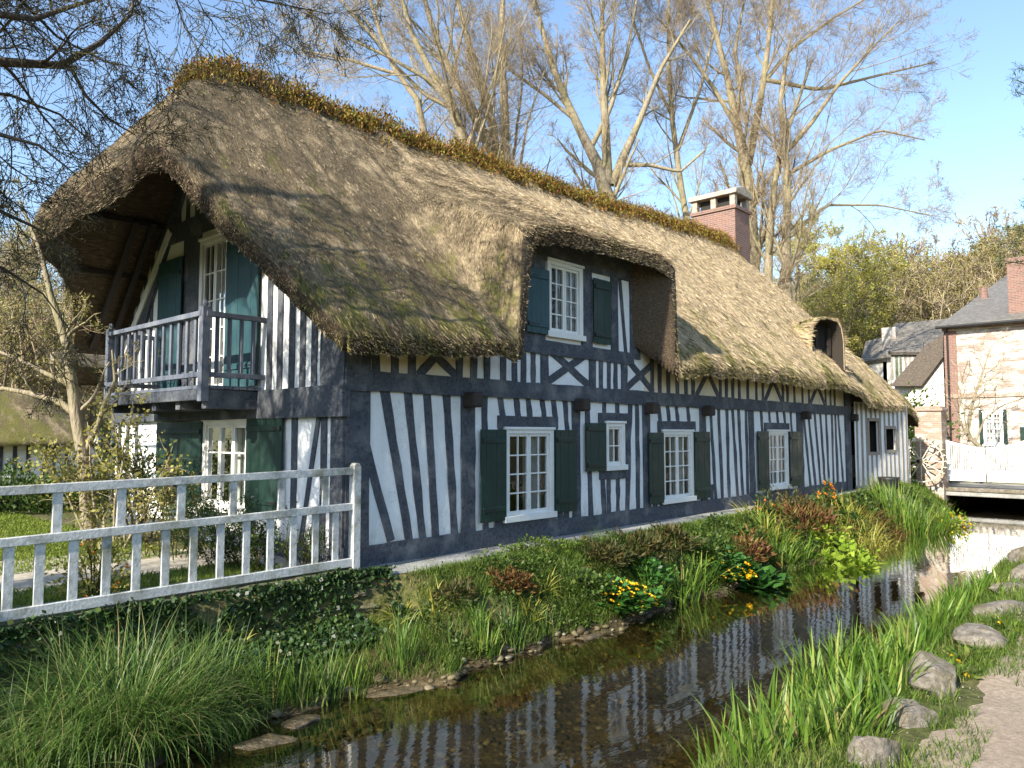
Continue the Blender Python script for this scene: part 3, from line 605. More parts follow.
# windows -----------------------------------------------------
def window(T, N, x0, x1, z0, z1, rows, leavesn=2, cols=2, curtain=(0, 1), parent=house, name='window', fw=.065, open_=0):
    rec = -.03; f = MB()
    def bx(mb, a, b, c, d, n0, n1):
        q = [T(a, c, n0), T(b, c, n0), T(b, d, n0), T(a, d, n0), T(a, c, n1), T(b, c, n1), T(b, d, n1), T(a, d, n1)]
        mb.add(q, [(0, 1, 2, 3), (4, 5, 6, 7), (0, 1, 5, 4), (1, 2, 6, 5), (2, 3, 7, 6), (3, 0, 4, 7)])
    e = .035
    bx(f, x0 - e, x0 + fw, z0, z1, -.08, .045); bx(f, x1 - fw, x1 + e, z0, z1, -.08, .045); bx(f, x0 + fw, x1 - fw, z1 - fw, z1, -.08, .045)
    bx(f, x0 - e - .02, x1 + e + .02, z1, z1 + .045, -.08, .07)
    fo = f.build(name, M['whitewood'], parent, .006)
    s_ = MB(); bx(s_, x0 - e - .03, x1 + e + .03, z0 - .05, z0 + .05, -.08, .09); s_.build('sill', M['whitewood'], fo, .008)
    iw = x1 - x0 - 2 * fw; lw = iw / leavesn; zb = z0 + .05; zt = z1 - fw
    for k in range(leavesn):
        a = x0 + fw + k * lw + .003; b = a + lw - .006; m = MB(); st = .045
        bx(m, a, a + st, zb, zt, -.045, .012); bx(m, b - st, b, zb, zt, -.045, .012); bx(m, a + st, b - st, zb, zb + st + .02, -.045, .012); bx(m, a + st, b - st, zt - st, zt, -.045, .012)
        for c in range(1, cols):
            u = a + st + (b - a - 2 * st) * c / cols; bx(m, u - .011, u + .011, zb + st, zt - st, -.035, .004)
        for r in range(1, rows):
            v = zb + st + (zt - zb - 2 * st) * r / rows; bx(m, a + st, b - st, v - .011, v + .011, -.035, .006)
        so_ = m.build('sash', M['whitewood'], fo, 0)
        g = MB(); g.add([T(a + .02, zb + .02, -.02), T(b - .02, zb + .02, -.02), T(b - .02, zt - .02, -.02), T(a + .02, zt - .02, -.02)], [(0, 1, 2, 3)]); g.build('pane', M['glass'], fo)
        if k in curtain:
            n_ = 24; vs = []
            for i in range(n_ + 1):
                u = a + (b - a) * (.06 + .9 * i / n_); nn = -.16 + .02 * math.sin(i * 1.9); vs += [T(u, zb, nn), T(u, zt, nn)]
            c_ = MB().add(vs, [(2 * i, 2 * i + 2, 2 * i + 3, 2 * i + 1) for i in range(n_)]); c_.build('curtain', M['curtain'], fo, 0, True)
    return fo
window(TF, FN, *WIN[0], 4, curtain=(1,)); window(TF, FN, *WIN[1], 4, curtain=(1,)); window(TF, FN, *WIN[2], 4, curtain=(0, 1))
window(TF, FN, *SMALL, 2, 1, 2, (0,)); window(TF, FN, *DORM, 4, 2, 2, (1,))
window(TG, GN, *gwin, 3, 3, 1, (0, 1)); 
window(TG, GN, *gdoor, 5, 2, 2, (), name='balcony_door')
# shutters ----------------------------------------------------
def shutter(T, x0, x1, z0, z1, mat='green', label=None, n0=.05, skew=0):
    n_ = 5; p = MB()
    def bx(mb, a, b, c, d, na, nb):
        q = [T(a, c, na), T(b, c, na), T(b, d, na), T(a, d, na), T(a, c, nb), T(b, c, nb), T(b, d, nb), T(a, d, nb)]
        mb.add(q, [(0, 1, 2, 3), (4, 5, 6, 7), (0, 1, 5, 4), (1, 2, 6, 5), (2, 3, 7, 6), (3, 0, 4, 7)])
    wv = (x1 - x0) / n_
    for i in range(n_): bx(p, x0 + i * wv + .0012, x0 + (i + 1) * wv - .0012, z0 - .006 * (i % 2), z1, n0, n0 + .027 + .002 * (i % 2))
    o = p.build('shutter', M[mat], house, .002)
    if label: o['label'] = label
    h = z1 - z0
    for v in (z0 + h * .13, z1 - h * .12): b_ = MB(); bx(b_, x0 + .03, x1 - .03, v - .04, v + .04, n0 + .028, n0 + .05); b_.build('batten', M[mat], o, .006)
    for v in (z0 + h * .13, z1 - h * .12): q = MB(); bx(q, x0 + .01, x0 + .3, v - .012, v + .012, n0 + .05, n0 + .056); q.build('hinge', M['iron'], o)
    return o
for a, b, c, d in ((2.05, 2.62, .38, 1.80), (3.86, 4.44, .40, 1.80), (4.72, 5.34, 1.06, 1.93), (6.80, 7.36, .34, 1.76), (8.64, 9.32, .32, 1.78), (11.80, 12.43, .34, 1.80), (13.74, 14.55, .34, 1.80)): shutter(TF, a, b, c, d)
shutter(TF, 3.12, 3.70, 3.42, 4.52, 'bluegreen', 'faded blue-green shutter left of the dormer window'); shutter(TF, 4.98, 5.52, 3.40, 4.6, 'green')
shutter(TG, ps(286, 460)[1], gwin[0] - .02, gwin[2] - .0, gwin[3] + .05, 'green'); shutter(TG, gwin[1] + .02, ps(160, 460)[1], gwin[2], gwin[3], 'green')
shutter(TG, ps(262, 300)[1], gdoor[0] - .03, 2.45, ps(240, 235)[2], 'bluegreen'); shutter(TG, ps(185, 300)[1], ps(162, 300)[1], 2.5, ps(170, 262)[2], 'bluegreen')

# balcony -----------------------------------------------------
BY0 = ps(265, 320)[1]; _d = atY(205, 320, BY0); BX = float(_d[0]); BY1 = float(atX(110, 360, BX)[1]); BT = float(atX(205, 311, BX)[2]); BB = float(atX(205, 384, BX)[2])
bal = MB(); 
for i in range(7): yy = BY0 + .02 + (BY1 - BY0 - .04) * i / 6; 
dk = MB(3)
nb = 16
for i in range(8):
    xa = BX - .04 + (GX - BX) * i / 8; dk.box(xa, xa + (GX - BX) / 8 - .008, BY0 - .03, BY1 + .03, BB - .06 + .002 * (i % 2), BB - .01)
balc = dk.build('balcony', M['rail'], house, .004)
jo = MB(4); 
jo.box(BX - .05, BX + .03, BY0 - .05, BY1 + .05, BB - .22, BB - .065)
for i in range(5):
    yy = BY0 + .06 + (BY1 - BY0 - .12) * i / 4; jo.box(BX + .04, GX, yy - .07, yy + .07, BB - .34, BB - .075)
jo.build('joist', M['timber'], balc, .01)
def railing(a, b, n, posts):
    a = np.array(a); b = np.array(b); r = MB(5)
    r.beam((a[0], a[1], BT - .035), (b[0], b[1], BT - .035), .07, .07, GN if abs(a[0] - b[0]) < .01 else FN, 6, .003, .03)
    r.build('handrail', M['rail'], balc, .004); r = MB(6)
    r.beam((a[0], a[1], BB + .14), (b[0], b[1], BB + .14), .07, .05, GN if abs(a[0] - b[0]) < .01 else FN, 6, .003, .02)
    r.build('bottom_rail', M['rail'], balc, .004)
    d = (b - a)
    for i in range(1, n + 1):
        p = a + d * i / (n + 1); q = MB(i); q.box(p[0] - .02, p[0] + .02, p[1] - .032, p[1] + .032, BB + .1, BT - .05); q.build('baluster', M['rail'], balc, .004)
railing((BX, BY0), (BX, BY1), 12, 0); railing((BX, BY0), (GX, BY0), 4, 0); railing((BX, BY1), (GX, BY1), 4, 0)
for (x_, y_) in ((BX, BY0), (BX, BY1)):
    q = MB(); q.box(x_ - .06, x_ + .055, y_ - .06, y_ + .06, BB - .24, BT + .06); q.tube([(x_, y_, BT + .06), (x_, y_, BT + .10), (x_, y_, BT + .14), (x_, y_, BT + .16)], [.03, .045, .035, .01], 8); q.build('post', M['rail'], balc, .006)
pu = MB(); pu.box(-1.75, GX, 6.9, 7.15, 2.98, 3.2); pu.build('purlin_end', M['greywood'], house, .01)

# thatched roof -----------------------------------------------
YF, YB, YR = -.58, 8.1, 3.85
def smin(a, b, k): h = np.clip(.5 + .5 * (b - a) / k, 0, 1); return b * (1 - h) + a * h - k * h * (1 - h)
def eave_z(x): return np.interp(x, [-1.5, 0, 2, 6, 9, 13, 17, 17.8, 18.6, 24.5], [3.08, 3.14, 3.20, 3.22, 3.32, 3.38, 3.32, 3.22, 2.90, 2.80])
def ridge_z(x): return np.interp(x, [-2, 4, 10, 18, 25], [7.72, 7.78, 7.92, 8.35, 8.5])
def main_z(x, y):
    e = eave_z(x); r = ridge_z(x) + .18; zf = e + (r - e) * (y - YF) / (YR - YF); zr = 3.05 + (r - 3.05) * (YB - y) / (YB - YR)
    z = smin(zf, zr, .45); z = smin(z, 7.85 + 1.40 * (x + .66), .4); z = smin(z, 8.55 - 1.0 * (x - 17.9), .6)
    return z + .03 * wob(x * .5, y * .7) + .085 * vnoise(x * 1.6, y * 1.1, 1) + .065 * vnoise(x * 4.2, y * 3.0, 2) + .045 * vnoise(x * 9, y * 6.5, 3)
def dorm_mask(x, y, ins=0):
    t = y - YF; wl = .12 + .55 * t; xl = 2.36 + ins - .26 * t; xr = 7.10 - ins + .12 * t; wr = .10 + .45 * t
    return sstep(x, xl - wl * .3, xl + wl * .7 + ins) * (1 - sstep(x, xr - wr * .7 - ins, xr + wr * .3))
def roof_top(x, y):
    z = main_z(x, y); pl = np.interp(x, [2.2, 2.8, 3.6, 5, 6.3, 6.9, 7.3], [4.8, 5.02, 5.2, 5.26, 5.28, 5.18, 4.9]) + .06 * vnoise(x * 3, y * 3, 5) + .50 * (y - YF)
    b = np.maximum(pl - z, 0); b = np.where(pl - z < .5, np.maximum(0, (pl - z + .5) ** 2 / 2.0) * (pl - z > -.5), pl - z)
    return z + b * dorm_mask(x, y)
def roof_under(x, y):
    z = main_z(x, y) - .36 - .2 * sstep(-x, 1.9, 2.4); pl = np.interp(x, [2.2, 2.8, 3.6, 5, 6.3, 6.9, 7.3], [4.5, 4.72, 4.86, 4.9, 4.92, 4.82, 4.6]) + .05 * vnoise(x * 5, y * 3, 6) + .42 * (y - YF)
    t = y - YF; xr = 7.0 - 1.15 * np.clip(t, 0, .75); m = sstep(x, 2.38 + .1 * t, 2.72 + .1 * t) * (1 - sstep(x, xr - .16, xr + .02))
    return z + np.maximum(pl - z, 0) * m
def xmin(y):
    return np.interp(y, [YF, -.1, .6, 1.2, 1.7, 2.3, 5.6, 6.1, 6.5, 6.85, 7.3, YB], [-.86, -1.08, -1.5, -1.82, -2.05, -2.32, -2.45, -2.36, -1.85, -1.5, -1.3, -1.12])
def xmax(y): return 24.1 - .0 * y
nx, ny = 420, 130
uu = np.r_[np.linspace(0, .12, 80, endpoint=False), np.linspace(.12, .20, 90, endpoint=False), np.linspace(.20, .325, 80, endpoint=False), np.linspace(.325, .42, 80, endpoint=False), np.linspace(.42, 1, 270)]
yy = np.r_[np.linspace(YF, .6, 26, endpoint=False), np.linspace(.6, 4.2, 70, endpoint=False), np.linspace(4.2, YB, 45)]
U, Yg = np.meshgrid(uu, yy, indexing='ij'); Xg = xmin(Yg) * (1 - U) + xmax(Yg) * U
ZT = roof_top(Xg, Yg); ZU = np.minimum(roof_under(Xg, Yg), ZT - .20)
a_, b_ = U.shape; idx = np.arange(a_ * b_).reshape(a_, b_)
# rounded lip: top surface drops a little towards the edges
edge = np.minimum(np.minimum((Yg - YF) / .16, (YB - Yg) / .16), np.minimum((Xg - xmin(Yg)) / .16, 9)); ZT -= .10 * (1 - np.clip(edge, 0, 1)) ** 2
Vt = np.stack([Xg, Yg, ZT], -1).reshape(-1, 3); Vu = np.stack([Xg, Yg, ZU], -1).reshape(-1, 3)
q = lambda I: np.stack([I[:-1, :-1], I[1:, :-1], I[1:, 1:], I[:-1, 1:]], -1).reshape(-1, 4)
per = np.r_[idx[:, 0], idx[-1, 1:], idx[::-1, -1][1:], idx[0, ::-1][1:-1]]; pn = np.roll(per, -1); n0 = a_ * b_
rim = np.stack([per, per + n0, pn + n0, pn], -1)
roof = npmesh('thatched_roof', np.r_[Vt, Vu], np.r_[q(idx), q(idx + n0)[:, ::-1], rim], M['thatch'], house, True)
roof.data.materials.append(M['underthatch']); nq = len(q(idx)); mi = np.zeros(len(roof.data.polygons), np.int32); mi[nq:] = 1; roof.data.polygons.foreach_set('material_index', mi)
def roof_pt(x, y, e=.03):
    z = roof_top(x, y); gx = (roof_top(x + e, y) - roof_top(x - e, y)) / (2 * e); gyy = (roof_top(x, y + e) - roof_top(x, y - e)) / (2 * e)
    nr = norm(np.stack([-gx, -gyy, np.ones_like(gx)], -1)); g2 = gx ** 2 + gyy ** 2; dn = norm(np.stack([-gx, -gyy, -g2], -1)); return np.stack([x, y, z], -1), nr, dn
def straws():
    rng = np.random.default_rng(11); parts = []
    for (xa, xb, ya, yb, n, L, wd) in ((-2.6, 4, YF, 7.5, 150000, .125, .0058), (2.2, 8.5, YF, 4, 110000, .135, .007), (8, 24.2, YF, 4.1, 130000, .17, .010)):
        x = rng.uniform(xa, xb, n); y = rng.uniform(ya, yb, n); k = (x > xmin(y)) & (x < 24.1) & (y > YF); x, y = x[k], y[k]; n = len(x)
        P, Nn, Dn = roof_pt(x, y)
        ed = np.minimum((y - YF) / .16, (x - xmin(y)) / .16); P[:, 2] -= .10 * (1 - np.clip(ed, 0, 1)) ** 2
        side = np.cross(Nn, Dn); a = rng.normal(size=n) * .16; d = norm(Dn + side * a[:, None] + Nn * (rng.uniform(.02, .20, n))[:, None])
        Ls = (L * rng.uniform(.5, 1.4, n))[:, None]; ws = (wd * rng.uniform(.6, 1.4, n))[:, None]; s = norm(np.cross(d, Nn + rng.normal(size=(n, 3)) * .5))
        p0 = P - Nn * .012; p1 = p0 + d * Ls
        parts.append((np.stack([p0 - s * ws / 2, p0 + s * ws / 2, p1 + s * ws * .3, p1 - s * ws * .3], 1).reshape(-1, 3), np.arange(4 * n).reshape(n, 4)))
    # cut ends hanging at the eaves, verges and dormer lip
    n = 26000; t = rng.uniform(0, 1, n); m = rng.uniform(0, 1, n)
    x = np.where(m < .72, -0.8 + 24.9 * t ** 1.15, 0); y = np.where(m < .72, YF, YF + t * (YB - YF)); x = np.where(m < .72, x, xmin(y))
    zt = roof_top(x, y) - .10; zu = np.minimum(roof_under(x, y), roof_top(x, y) - .22); fr = rng.uniform(-.05, .9, n); P = np.stack([x, y, zu + (zt - zu) * fr], -1)
    outw = np.where((m < .72)[:, None], np.array([0, -1., 0]), np.array([-1., 0, 0])); _, Nn, Dn = roof_pt(x + .02, y + .02)
    d = norm(Dn * .8 + outw * .35 + rng.normal(size=(n, 3)) * .25); L = rng.uniform(.05, .12, n)[:, None]; s = norm(np.cross(d, rng.normal(size=(n, 3)))); P = P - d * L * .4
    parts.append((np.stack([P - s * .004, P + s * .004, P + d * L + s * .002, P + d * L - s * .002], 1).reshape(-1, 3), np.arange(4 * n).reshape(n, 4)))
    V, F = cat(parts); return npmesh('straw', V, F, M['straw'], roof)
straws()
# rafters and battens under the overhang
rf = MB(9)
for i in range(7):
    u = .5 + i * .0
for y0 in (7.3, 6.4, 5.6):
    zz = float(roof_under(np.array(-1.2), np.array(y0)))
    rf.beam((-1.1 if y0 > 7 else -1.9, y0, zz - .06 + (0)), (GX, y0, zz - .05), .10, .10, (0, 0, 1), 3, .006, 0)
for x0 in (-.95, -.65):
    pa = (x0, 7.4, float(main_z(np.array(x0), np.array(7.4))) - .56); pb = (x0, 5.5, float(main_z(np.array(x0), np.array(5.5))) - .56)
    rf.beam(pa, pb, .10, .08, (0, 0, 1), 4, .006, 0)
rf.build('rafter', M['darkwood'], house)

# small thatched dormer on the far slope ----------------------
def hood():
    dx0, dx1 = 16.15, 17.45; zc = 3.82; V = []; F = []; prof = [(-.05, -.2), (-.05, .7), (.03, 1.12), (.2, 1.32), (.62, 1.38), (1.04, 1.32), (1.2, 1.12), (1.28, .7), (1.28, -.2)]
    ys = [-.25, -.20, .3, .8, 1.3, 2.5]; k = len(prof)
    inner = [(.10 + (p[0] - .1) * .82 + (.1 if 0 else 0), p[1] * .86) for p in prof]
    inner = [(.62 + (p[0] - .62) * .90, p[1] * .94) for p in prof]
    for yv in ys:
        for p in prof: V.append((dx0 + p[0] - .02, yv, zc + p[1] + .03 * math.sin(p[0] * 9 + yv * 5)))
    n = len(ys) * k
    for yv in (-.25, .55):
        for p in inner: V.append((dx0 + p[0] - .02, yv, zc + p[1]))
    for i in range(len(ys) - 1):
        for j in range(k - 1): F.append((i * k + j, i * k + j + 1, (i + 1) * k + j + 1, (i + 1) * k + j))
    for j in range(k - 1): F.append((j, j + 1, n + j + 1, n + j)); F.append((n + j, n + j + 1, n + k + j + 1, n + k + j))
    ra = R_(-24); pc = np.array([16.85, .35]); rr2 = np.array([[math.cos(ra), -math.sin(ra)], [math.sin(ra), math.cos(ra)]])
    def rv(vs): return [tuple(rr2 @ (np.array(v[:2]) - pc) + pc) + (v[2],) for v in vs]
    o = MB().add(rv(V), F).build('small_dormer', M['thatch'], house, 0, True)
    o.data.materials.append(M['cheek_shade'])
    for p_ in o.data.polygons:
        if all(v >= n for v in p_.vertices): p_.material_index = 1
    bk = MB(); bk.add([(dx0, .25, zc - .2), (dx1, .25, zc - .2), (dx1, .25, zc + 1.25), (dx0, .25, zc + 1.25)], [(0, 1, 2, 3)]); bk.v = rv(bk.v); bk.build('opening', M['room'], o)
    fr = MB(); fr.box(dx0 + .15, dx0 + .25, .12, .2, zc - .1, zc + 1.1); fr.box(dx1 - .3, dx1 - .2, .12, .2, zc - .1, zc + 1.1); fr.box(dx0 + .15, dx1 - .2, .12, .2, zc + .18, zc + .28); fr.box(dx0 + .5, dx0 + .6, .12, .2, zc + .2, zc + 1.1); fr.v = rv(fr.v); fr.build('frame', M['darkwood'], o)
    rng = np.random.default_rng(4); n = 5000; t = rng.uniform(0, 1, n) * (k - 1); i = t.astype(int); f = (t - i); pr_ = np.array(prof); pp = pr_[i] * (1 - f)[:, None] + pr_[np.minimum(i + 1, k - 1)] * f[:, None]
    y = rng.uniform(-.25, 2.2, n); P = np.stack([dx0 + pp[:, 0] - .02, y, zc + pp[:, 1]], -1); c = np.array([dx0 + .6, 0, zc + .4]); Nn = P - c; Nn[:, 1] = 0; Nn = norm(Nn)
    d = norm(np.array([0, -1., -.3]) + Nn * .12 + rng.normal(size=(n, 3)) * .15); s = norm(np.cross(d, Nn)); L = rng.uniform(.1, .25, n)[:, None]; P = P + Nn * .005
    V = np.array(rv(np.stack([P - s * .007, P + s * .007, P + d * L + s * .003, P + d * L - s * .003], 1).reshape(-1, 3))); npmesh('straw', V, np.arange(4 * n).reshape(n, 4), M['straw'], o)
hood()

# chimney -----------------------------------------------------
CX0, CX1, CY0, CY1 = 18.1, 19.25, 3.45, 5.1
ch = MB(); ch.box(CX0, CX1, CY0, CY1, 6.3, 9.55); ch.box(CX0 - .06, CX1 + .06, CY0 - .06, CY1 + .06, 9.55, 9.68); cho = ch.build('chimney', M['brick'], house, .01)
c2 = MB()
for (x_, y_) in ((CX0, CY0), (CX1 - .2, CY0), (CX0, CY1 - .2), (CX1 - .2, CY1 - .2), (CX0, (CY0 + CY1) / 2 - .1), (CX1 - .2, (CY0 + CY1) / 2 - .1)): c2.box(x_, x_ + .2, y_, y_ + .2, 9.68, 10.08)
c2.prism([(CX0 - .1, CY0 - .1, 10.08), (CX1 + .1, CY0 - .1, 10.08), (CX1 + .05, CY0 - .1, 10.26), ((CX0 + CX1) / 2, CY0 - .1, 10.42), (CX0 - .05, CY0 - .1, 10.26)], (0, CY1 - CY0 + .2, 0)); c2.build('cap', M['capstone'], cho, .02)
c3 = MB(); c3.box(CX0 + .2, CX1 - .2, CY0 + .25, CY1 - .25, 9.6, 10.05); c3.build('flue', M['room'], cho)

# plants along the ridge
def ridge_plants():
    rng = np.random.default_rng(5); n = 3000; x = rng.uniform(-1.0, 18.2, n); y = YR + rng.normal(size=n) * .20; z = roof_top(x, y)
    h = .16 + .12 * (wob(x * 1.5, 0 * x) * .5 + .5); P0 = np.stack([x, y, z - .05], -1); k = 24
    P = np.repeat(P0, k, 0); hh = np.repeat(h, k); up = rng.uniform(0, 1.1, len(P)); P = P + np.stack([rng.normal(size=len(P)) * .07, rng.normal(size=len(P)) * .09, up * hh * rng.uniform(.7, 1.8, len(P))], -1)
    d = np.stack([rng.normal(size=len(P)) * .6, rng.normal(size=len(P)) * .6, np.ones(len(P))], -1)
    V, F = leaves(P, .075, rng, 0, .38, d); o = npmesh('ridge_plants', V, F, M['ridgeleaf'], None); props(o, 'rust and green plants growing all along the roof ridge', 'ridge plants', kind='stuff')
    return o
ridge_plants()

# far lean-to of the cottage ----------------------------------
LA = np.array([18.75, -.10]); LB = np.array([22.6, -.62]); ld = (LB - LA) / np.linalg.norm(LB - LA); ln = np.array([ld[1], -ld[0]]); LL = float(np.linalg.norm(LB - LA))
TL = lambda u, z, n: (LA[0] + ld[0] * u + ln[0] * n, LA[1] + ld[1] * u + ln[1] * n, z)
lw = MB(); o1, o2 = (.95, 1.6, 1.15, 2.15), (2.15, 2.85, 1.2, 1.9); holes_sheet(lw, TL, 0, LL, -.3, 2.75, [o1, o2], .05)
lw.add([TL(LL, -.3, 0), TL(LL, 2.75, 0), (23.4, 6, 2.75), (23.4, 6, -.3)], [(0, 1, 2, 3)])
lo = lw.build('outbuilding_wall', M['plaster'], house)
ls = MB(3)
for i in range(12):
    u = .15 + i * (LL - .3) / 11
    segs = [(-.05, 2.7)]
    for h in (o1, o2):
        if h[0] - .06 < u < h[1] + .06: segs = [(-.05, h[2]), (h[3], 2.7)]
    for a, b in segs: ls.beam(TL(u, a, 0), TL(u, b, 0), .11, .016, (ln[0], ln[1], 0), 3, .008, .02)
for h in (o1, o2):
    for a, b in (((h[0] - .05, h[2] - .05), (h[1] + .05, h[2] - .05)), ((h[0] - .05, h[3] + .05), (h[1] + .05, h[3] + .05)), ((h[0] - .05, h[2]), (h[0] - .05, h[3])), ((h[1] + .05, h[2]), (h[1] + .05, h[3]))):
        ls.beam(TL(a[0], a[1], 0), TL(b[0], b[1], 0), .1, .03, (ln[0], ln[1], 0), 1, 0, .02)
ls.beam(TL(0, -.1, 0), TL(LL, -.15, 0), .4, .03, (ln[0], ln[1], 0), 6, .01, .02)
ls.build('outbuilding_studs', M['greywood'], house)
lr = MB()
for h in (o1, o2): lining(lr, TL, h[0], h[1], h[2], h[3], .8, .1, .04)
lr.build('outbuilding_lining', M['room'], house)
# ------------------------------------------------------------------ white garden fence
FY = -.22
fence = thing('garden_fence', (-3, FY, 0), 'weathered white wooden fence with two rows of slats above the ivy bank', 'fence')
FXR = float(atY(355, 500, FY)[0])
def frail(px0, y0, py0, px1, py1, hgt, name='rail'):
    a = atY(px0, py0, FY); b = atY(px1, py1, FY); d = (b - a) / (b[0] - a[0]); a = b - d * (b[0] + 9.5); m = MB(2); m.beam(a, b, hgt, .035, FN, 12, .004, .035); m.build(name, M['fence'], fence, .006)
    return a, b
r1 = frail(0, 0, 491, 352, 471, .085); r2 = frail(0, 0, 543, 352, 506.5, .085); r3 = frail(0, 0, 616, 352, 562, .10)
def rz(r, x): return r[0][2] + (r[1][2] - r[0][2]) * (x - r[0][0]) / (r[1][0] - r[0][0])
def slat(x, ra, rb):
    m = MB(int(x * 100)); m.box(x - .042, x + .042, FY - .018, FY + .018, rz(rb, x) + .03, rz(ra, x) - .03); m.build('slat', M['fence'], fence, .004)
lowx = [float(atY(p, 560, FY)[0]) for p in (9, 104, 120)]
low = [float(atY(p, q, FY)[0]) for p, q in ((8, 575), (39, 570), (73, 568), (106, 565), (136, 562), (165, 560), (193, 555), (220, 552), (246, 548), (270, 545), (293, 542), (315, 540), (335, 538))]
dl = low[3] - low[2]
for x in low: slat(x, r2, r3)
for i in range(1, 14): slat(low[0] - .45 * i, r2, r3)
up_ = [float(atY(p, q, FY)[0]) for p, q in ((57, 515), (121, 510), (181, 503), (233, 498), (281, 495), (325, 490))]
for x in up_: slat(x, r1, r2)
for i in range(1, 7): slat(up_[0] - .95 * i, r1, r2)
pm = MB(); pm.box(FXR - .055, FXR + .055, FY - .055, FY + .055, -.1, rz(r1, FXR) + .06); pm.prism([(FXR - .055, FY - .055, rz(r1, FXR) + .06), (FXR + .055, FY - .055, rz(r1, FXR) + .06), (FXR + .02, FY - .055, rz(r1, FXR) + .10), (FXR - .02, FY - .055, rz(r1, FXR) + .10)], (0, .11, 0))
pm.build('post', M['fence'], fence, .008)
# low stone kerb that carries the fence
kb = MB(5); kb.beam((-10, -.20, -.03), (-.40, -.20, -.03), .24, .06, (0, 0, 1), 60, .02, .12); props(kb.build('fence_kerb', M['mossstone'], None, .01), 'low mossy stone kerb under the white garden fence', 'kerb')

# ------------------------------------------------------------------ plant builders
def rs(seed): return np.random.default_rng(seed)
def ground_pts(x, y): return np.stack([x, y, gz(x, y)], -1)
def clump(name, cx, cy, n, r, h, wd, lean, curl, mat, label, cat_='plant', group=None, seed=1, seg=5, zoff=0, ry=None, z=None, spread=1.0):
    g = rs(seed); a = g.uniform(0, 2 * PI, n); q = np.sqrt(g.uniform(0, 1, n)); x = cx + np.cos(a) * q * r; y = cy + np.sin(a) * q * (ry or r)
    P = ground_pts(x, y); P[:, 2] += zoff - .02
    if z is not None: P[:, 2] = np.maximum(P[:, 2], z)
    az = a * spread + g.normal(size=n) * .7; le = np.abs(g.normal(size=n)) * lean + q * lean * .6; cu = np.abs(g.normal(1, .5, n)) * curl
    hh = h * g.uniform(.55, 1.15, n)
    V, F = blades(P, hh, wd * g.uniform(.6, 1.2, n), az, le, cu, seg, g)
    o = npmesh(name, V, F, M[mat]); return props(o, label, cat_, group)
def leafclump(name, cx, cy, n, r, h, size, mat, label, cat_='plant', seed=1, aspect=.8, flat=.6, flower=None, group=None, z0=None, stems=14, ry=None):
    g = rs(seed); base = float(gz(np.array(cx), np.array(cy))) if z0 is None else z0
    root = thing(name, (cx, cy, base), label, cat_, group)
    u = g.normal(size=(n, 3)); u = norm(u); u[:, 2] = np.abs(u[:, 2]); q = g.uniform(.35, 1, n) ** .5
    bump_ = 1 + .45 * wob(u[:, 0] * 2.1 + seed, u[:, 1] * 2.7) + .25 * np.sin(u[:, 2] * 9 + seed + u[:, 0] * 7); P = np.array([cx, cy, base]) + u * (q * bump_)[:, None] * np.array([r, ry or r, h]); V, F = leaves(P, size, g, 0, aspect, u * .6 + np.array([0, 0, .2]), flat); npmesh('foliage', V, F, M[mat], root)
    ends = np.array([cx, cy, base]) + norm(g.normal(size=(stems, 3)) * [1, 1, .3] + [0, 0, .8]) * np.array([r, ry or r, h]) * .9
    st = np.stack([np.array([cx, cy, base - .05]) + (ends - [cx, cy, base]) * [.15, .15, 0] , (ends + [cx, cy, base]) / 2 + [0, 0, h * .1], ends], 1); V, F = tubes(st, np.full((stems, 3), .004 + size * .03), 4); npmesh('stems', V, F, M['fern'], root)
    if flower:
        fm, fn, fs = flower; u = norm(g.normal(size=(fn, 3)) * [1, 1, .5] + [0, -.2, .5]); u[:, 2] = np.abs(u[:, 2]); C0 = np.array([cx, cy, base]) + u * np.array([r, ry or r, h]) * 1.05
        k = 7; th = np.tile(np.arange(k) * 2 * PI / k, fn); Cc = np.repeat(C0, k, 0); dd = np.stack([np.cos(th), np.sin(th) * .8 - .2, np.sin(th) * .5 + .35], -1)
        V, F = leaves(Cc, fs, g, 0, .9, dd * 2.5); npmesh('flowers', V, F, M[fm], root)
    return root
def Zp(px, py, z): p = atZ(px, py, z); return float(p[0]), float(p[1])
def onbank(px, py):
    """where the ray through a pixel meets the ground"""
    d = ray(px, py); t = np.linspace(1.5, 60, 4000); p = CAM + d * t[:, None]; h = np.maximum(gz(p[:, 0], p[:, 1]), WZ); i = np.argmax(p[:, 2] <= h); return float(p[i, 0]), float(p[i, 1])

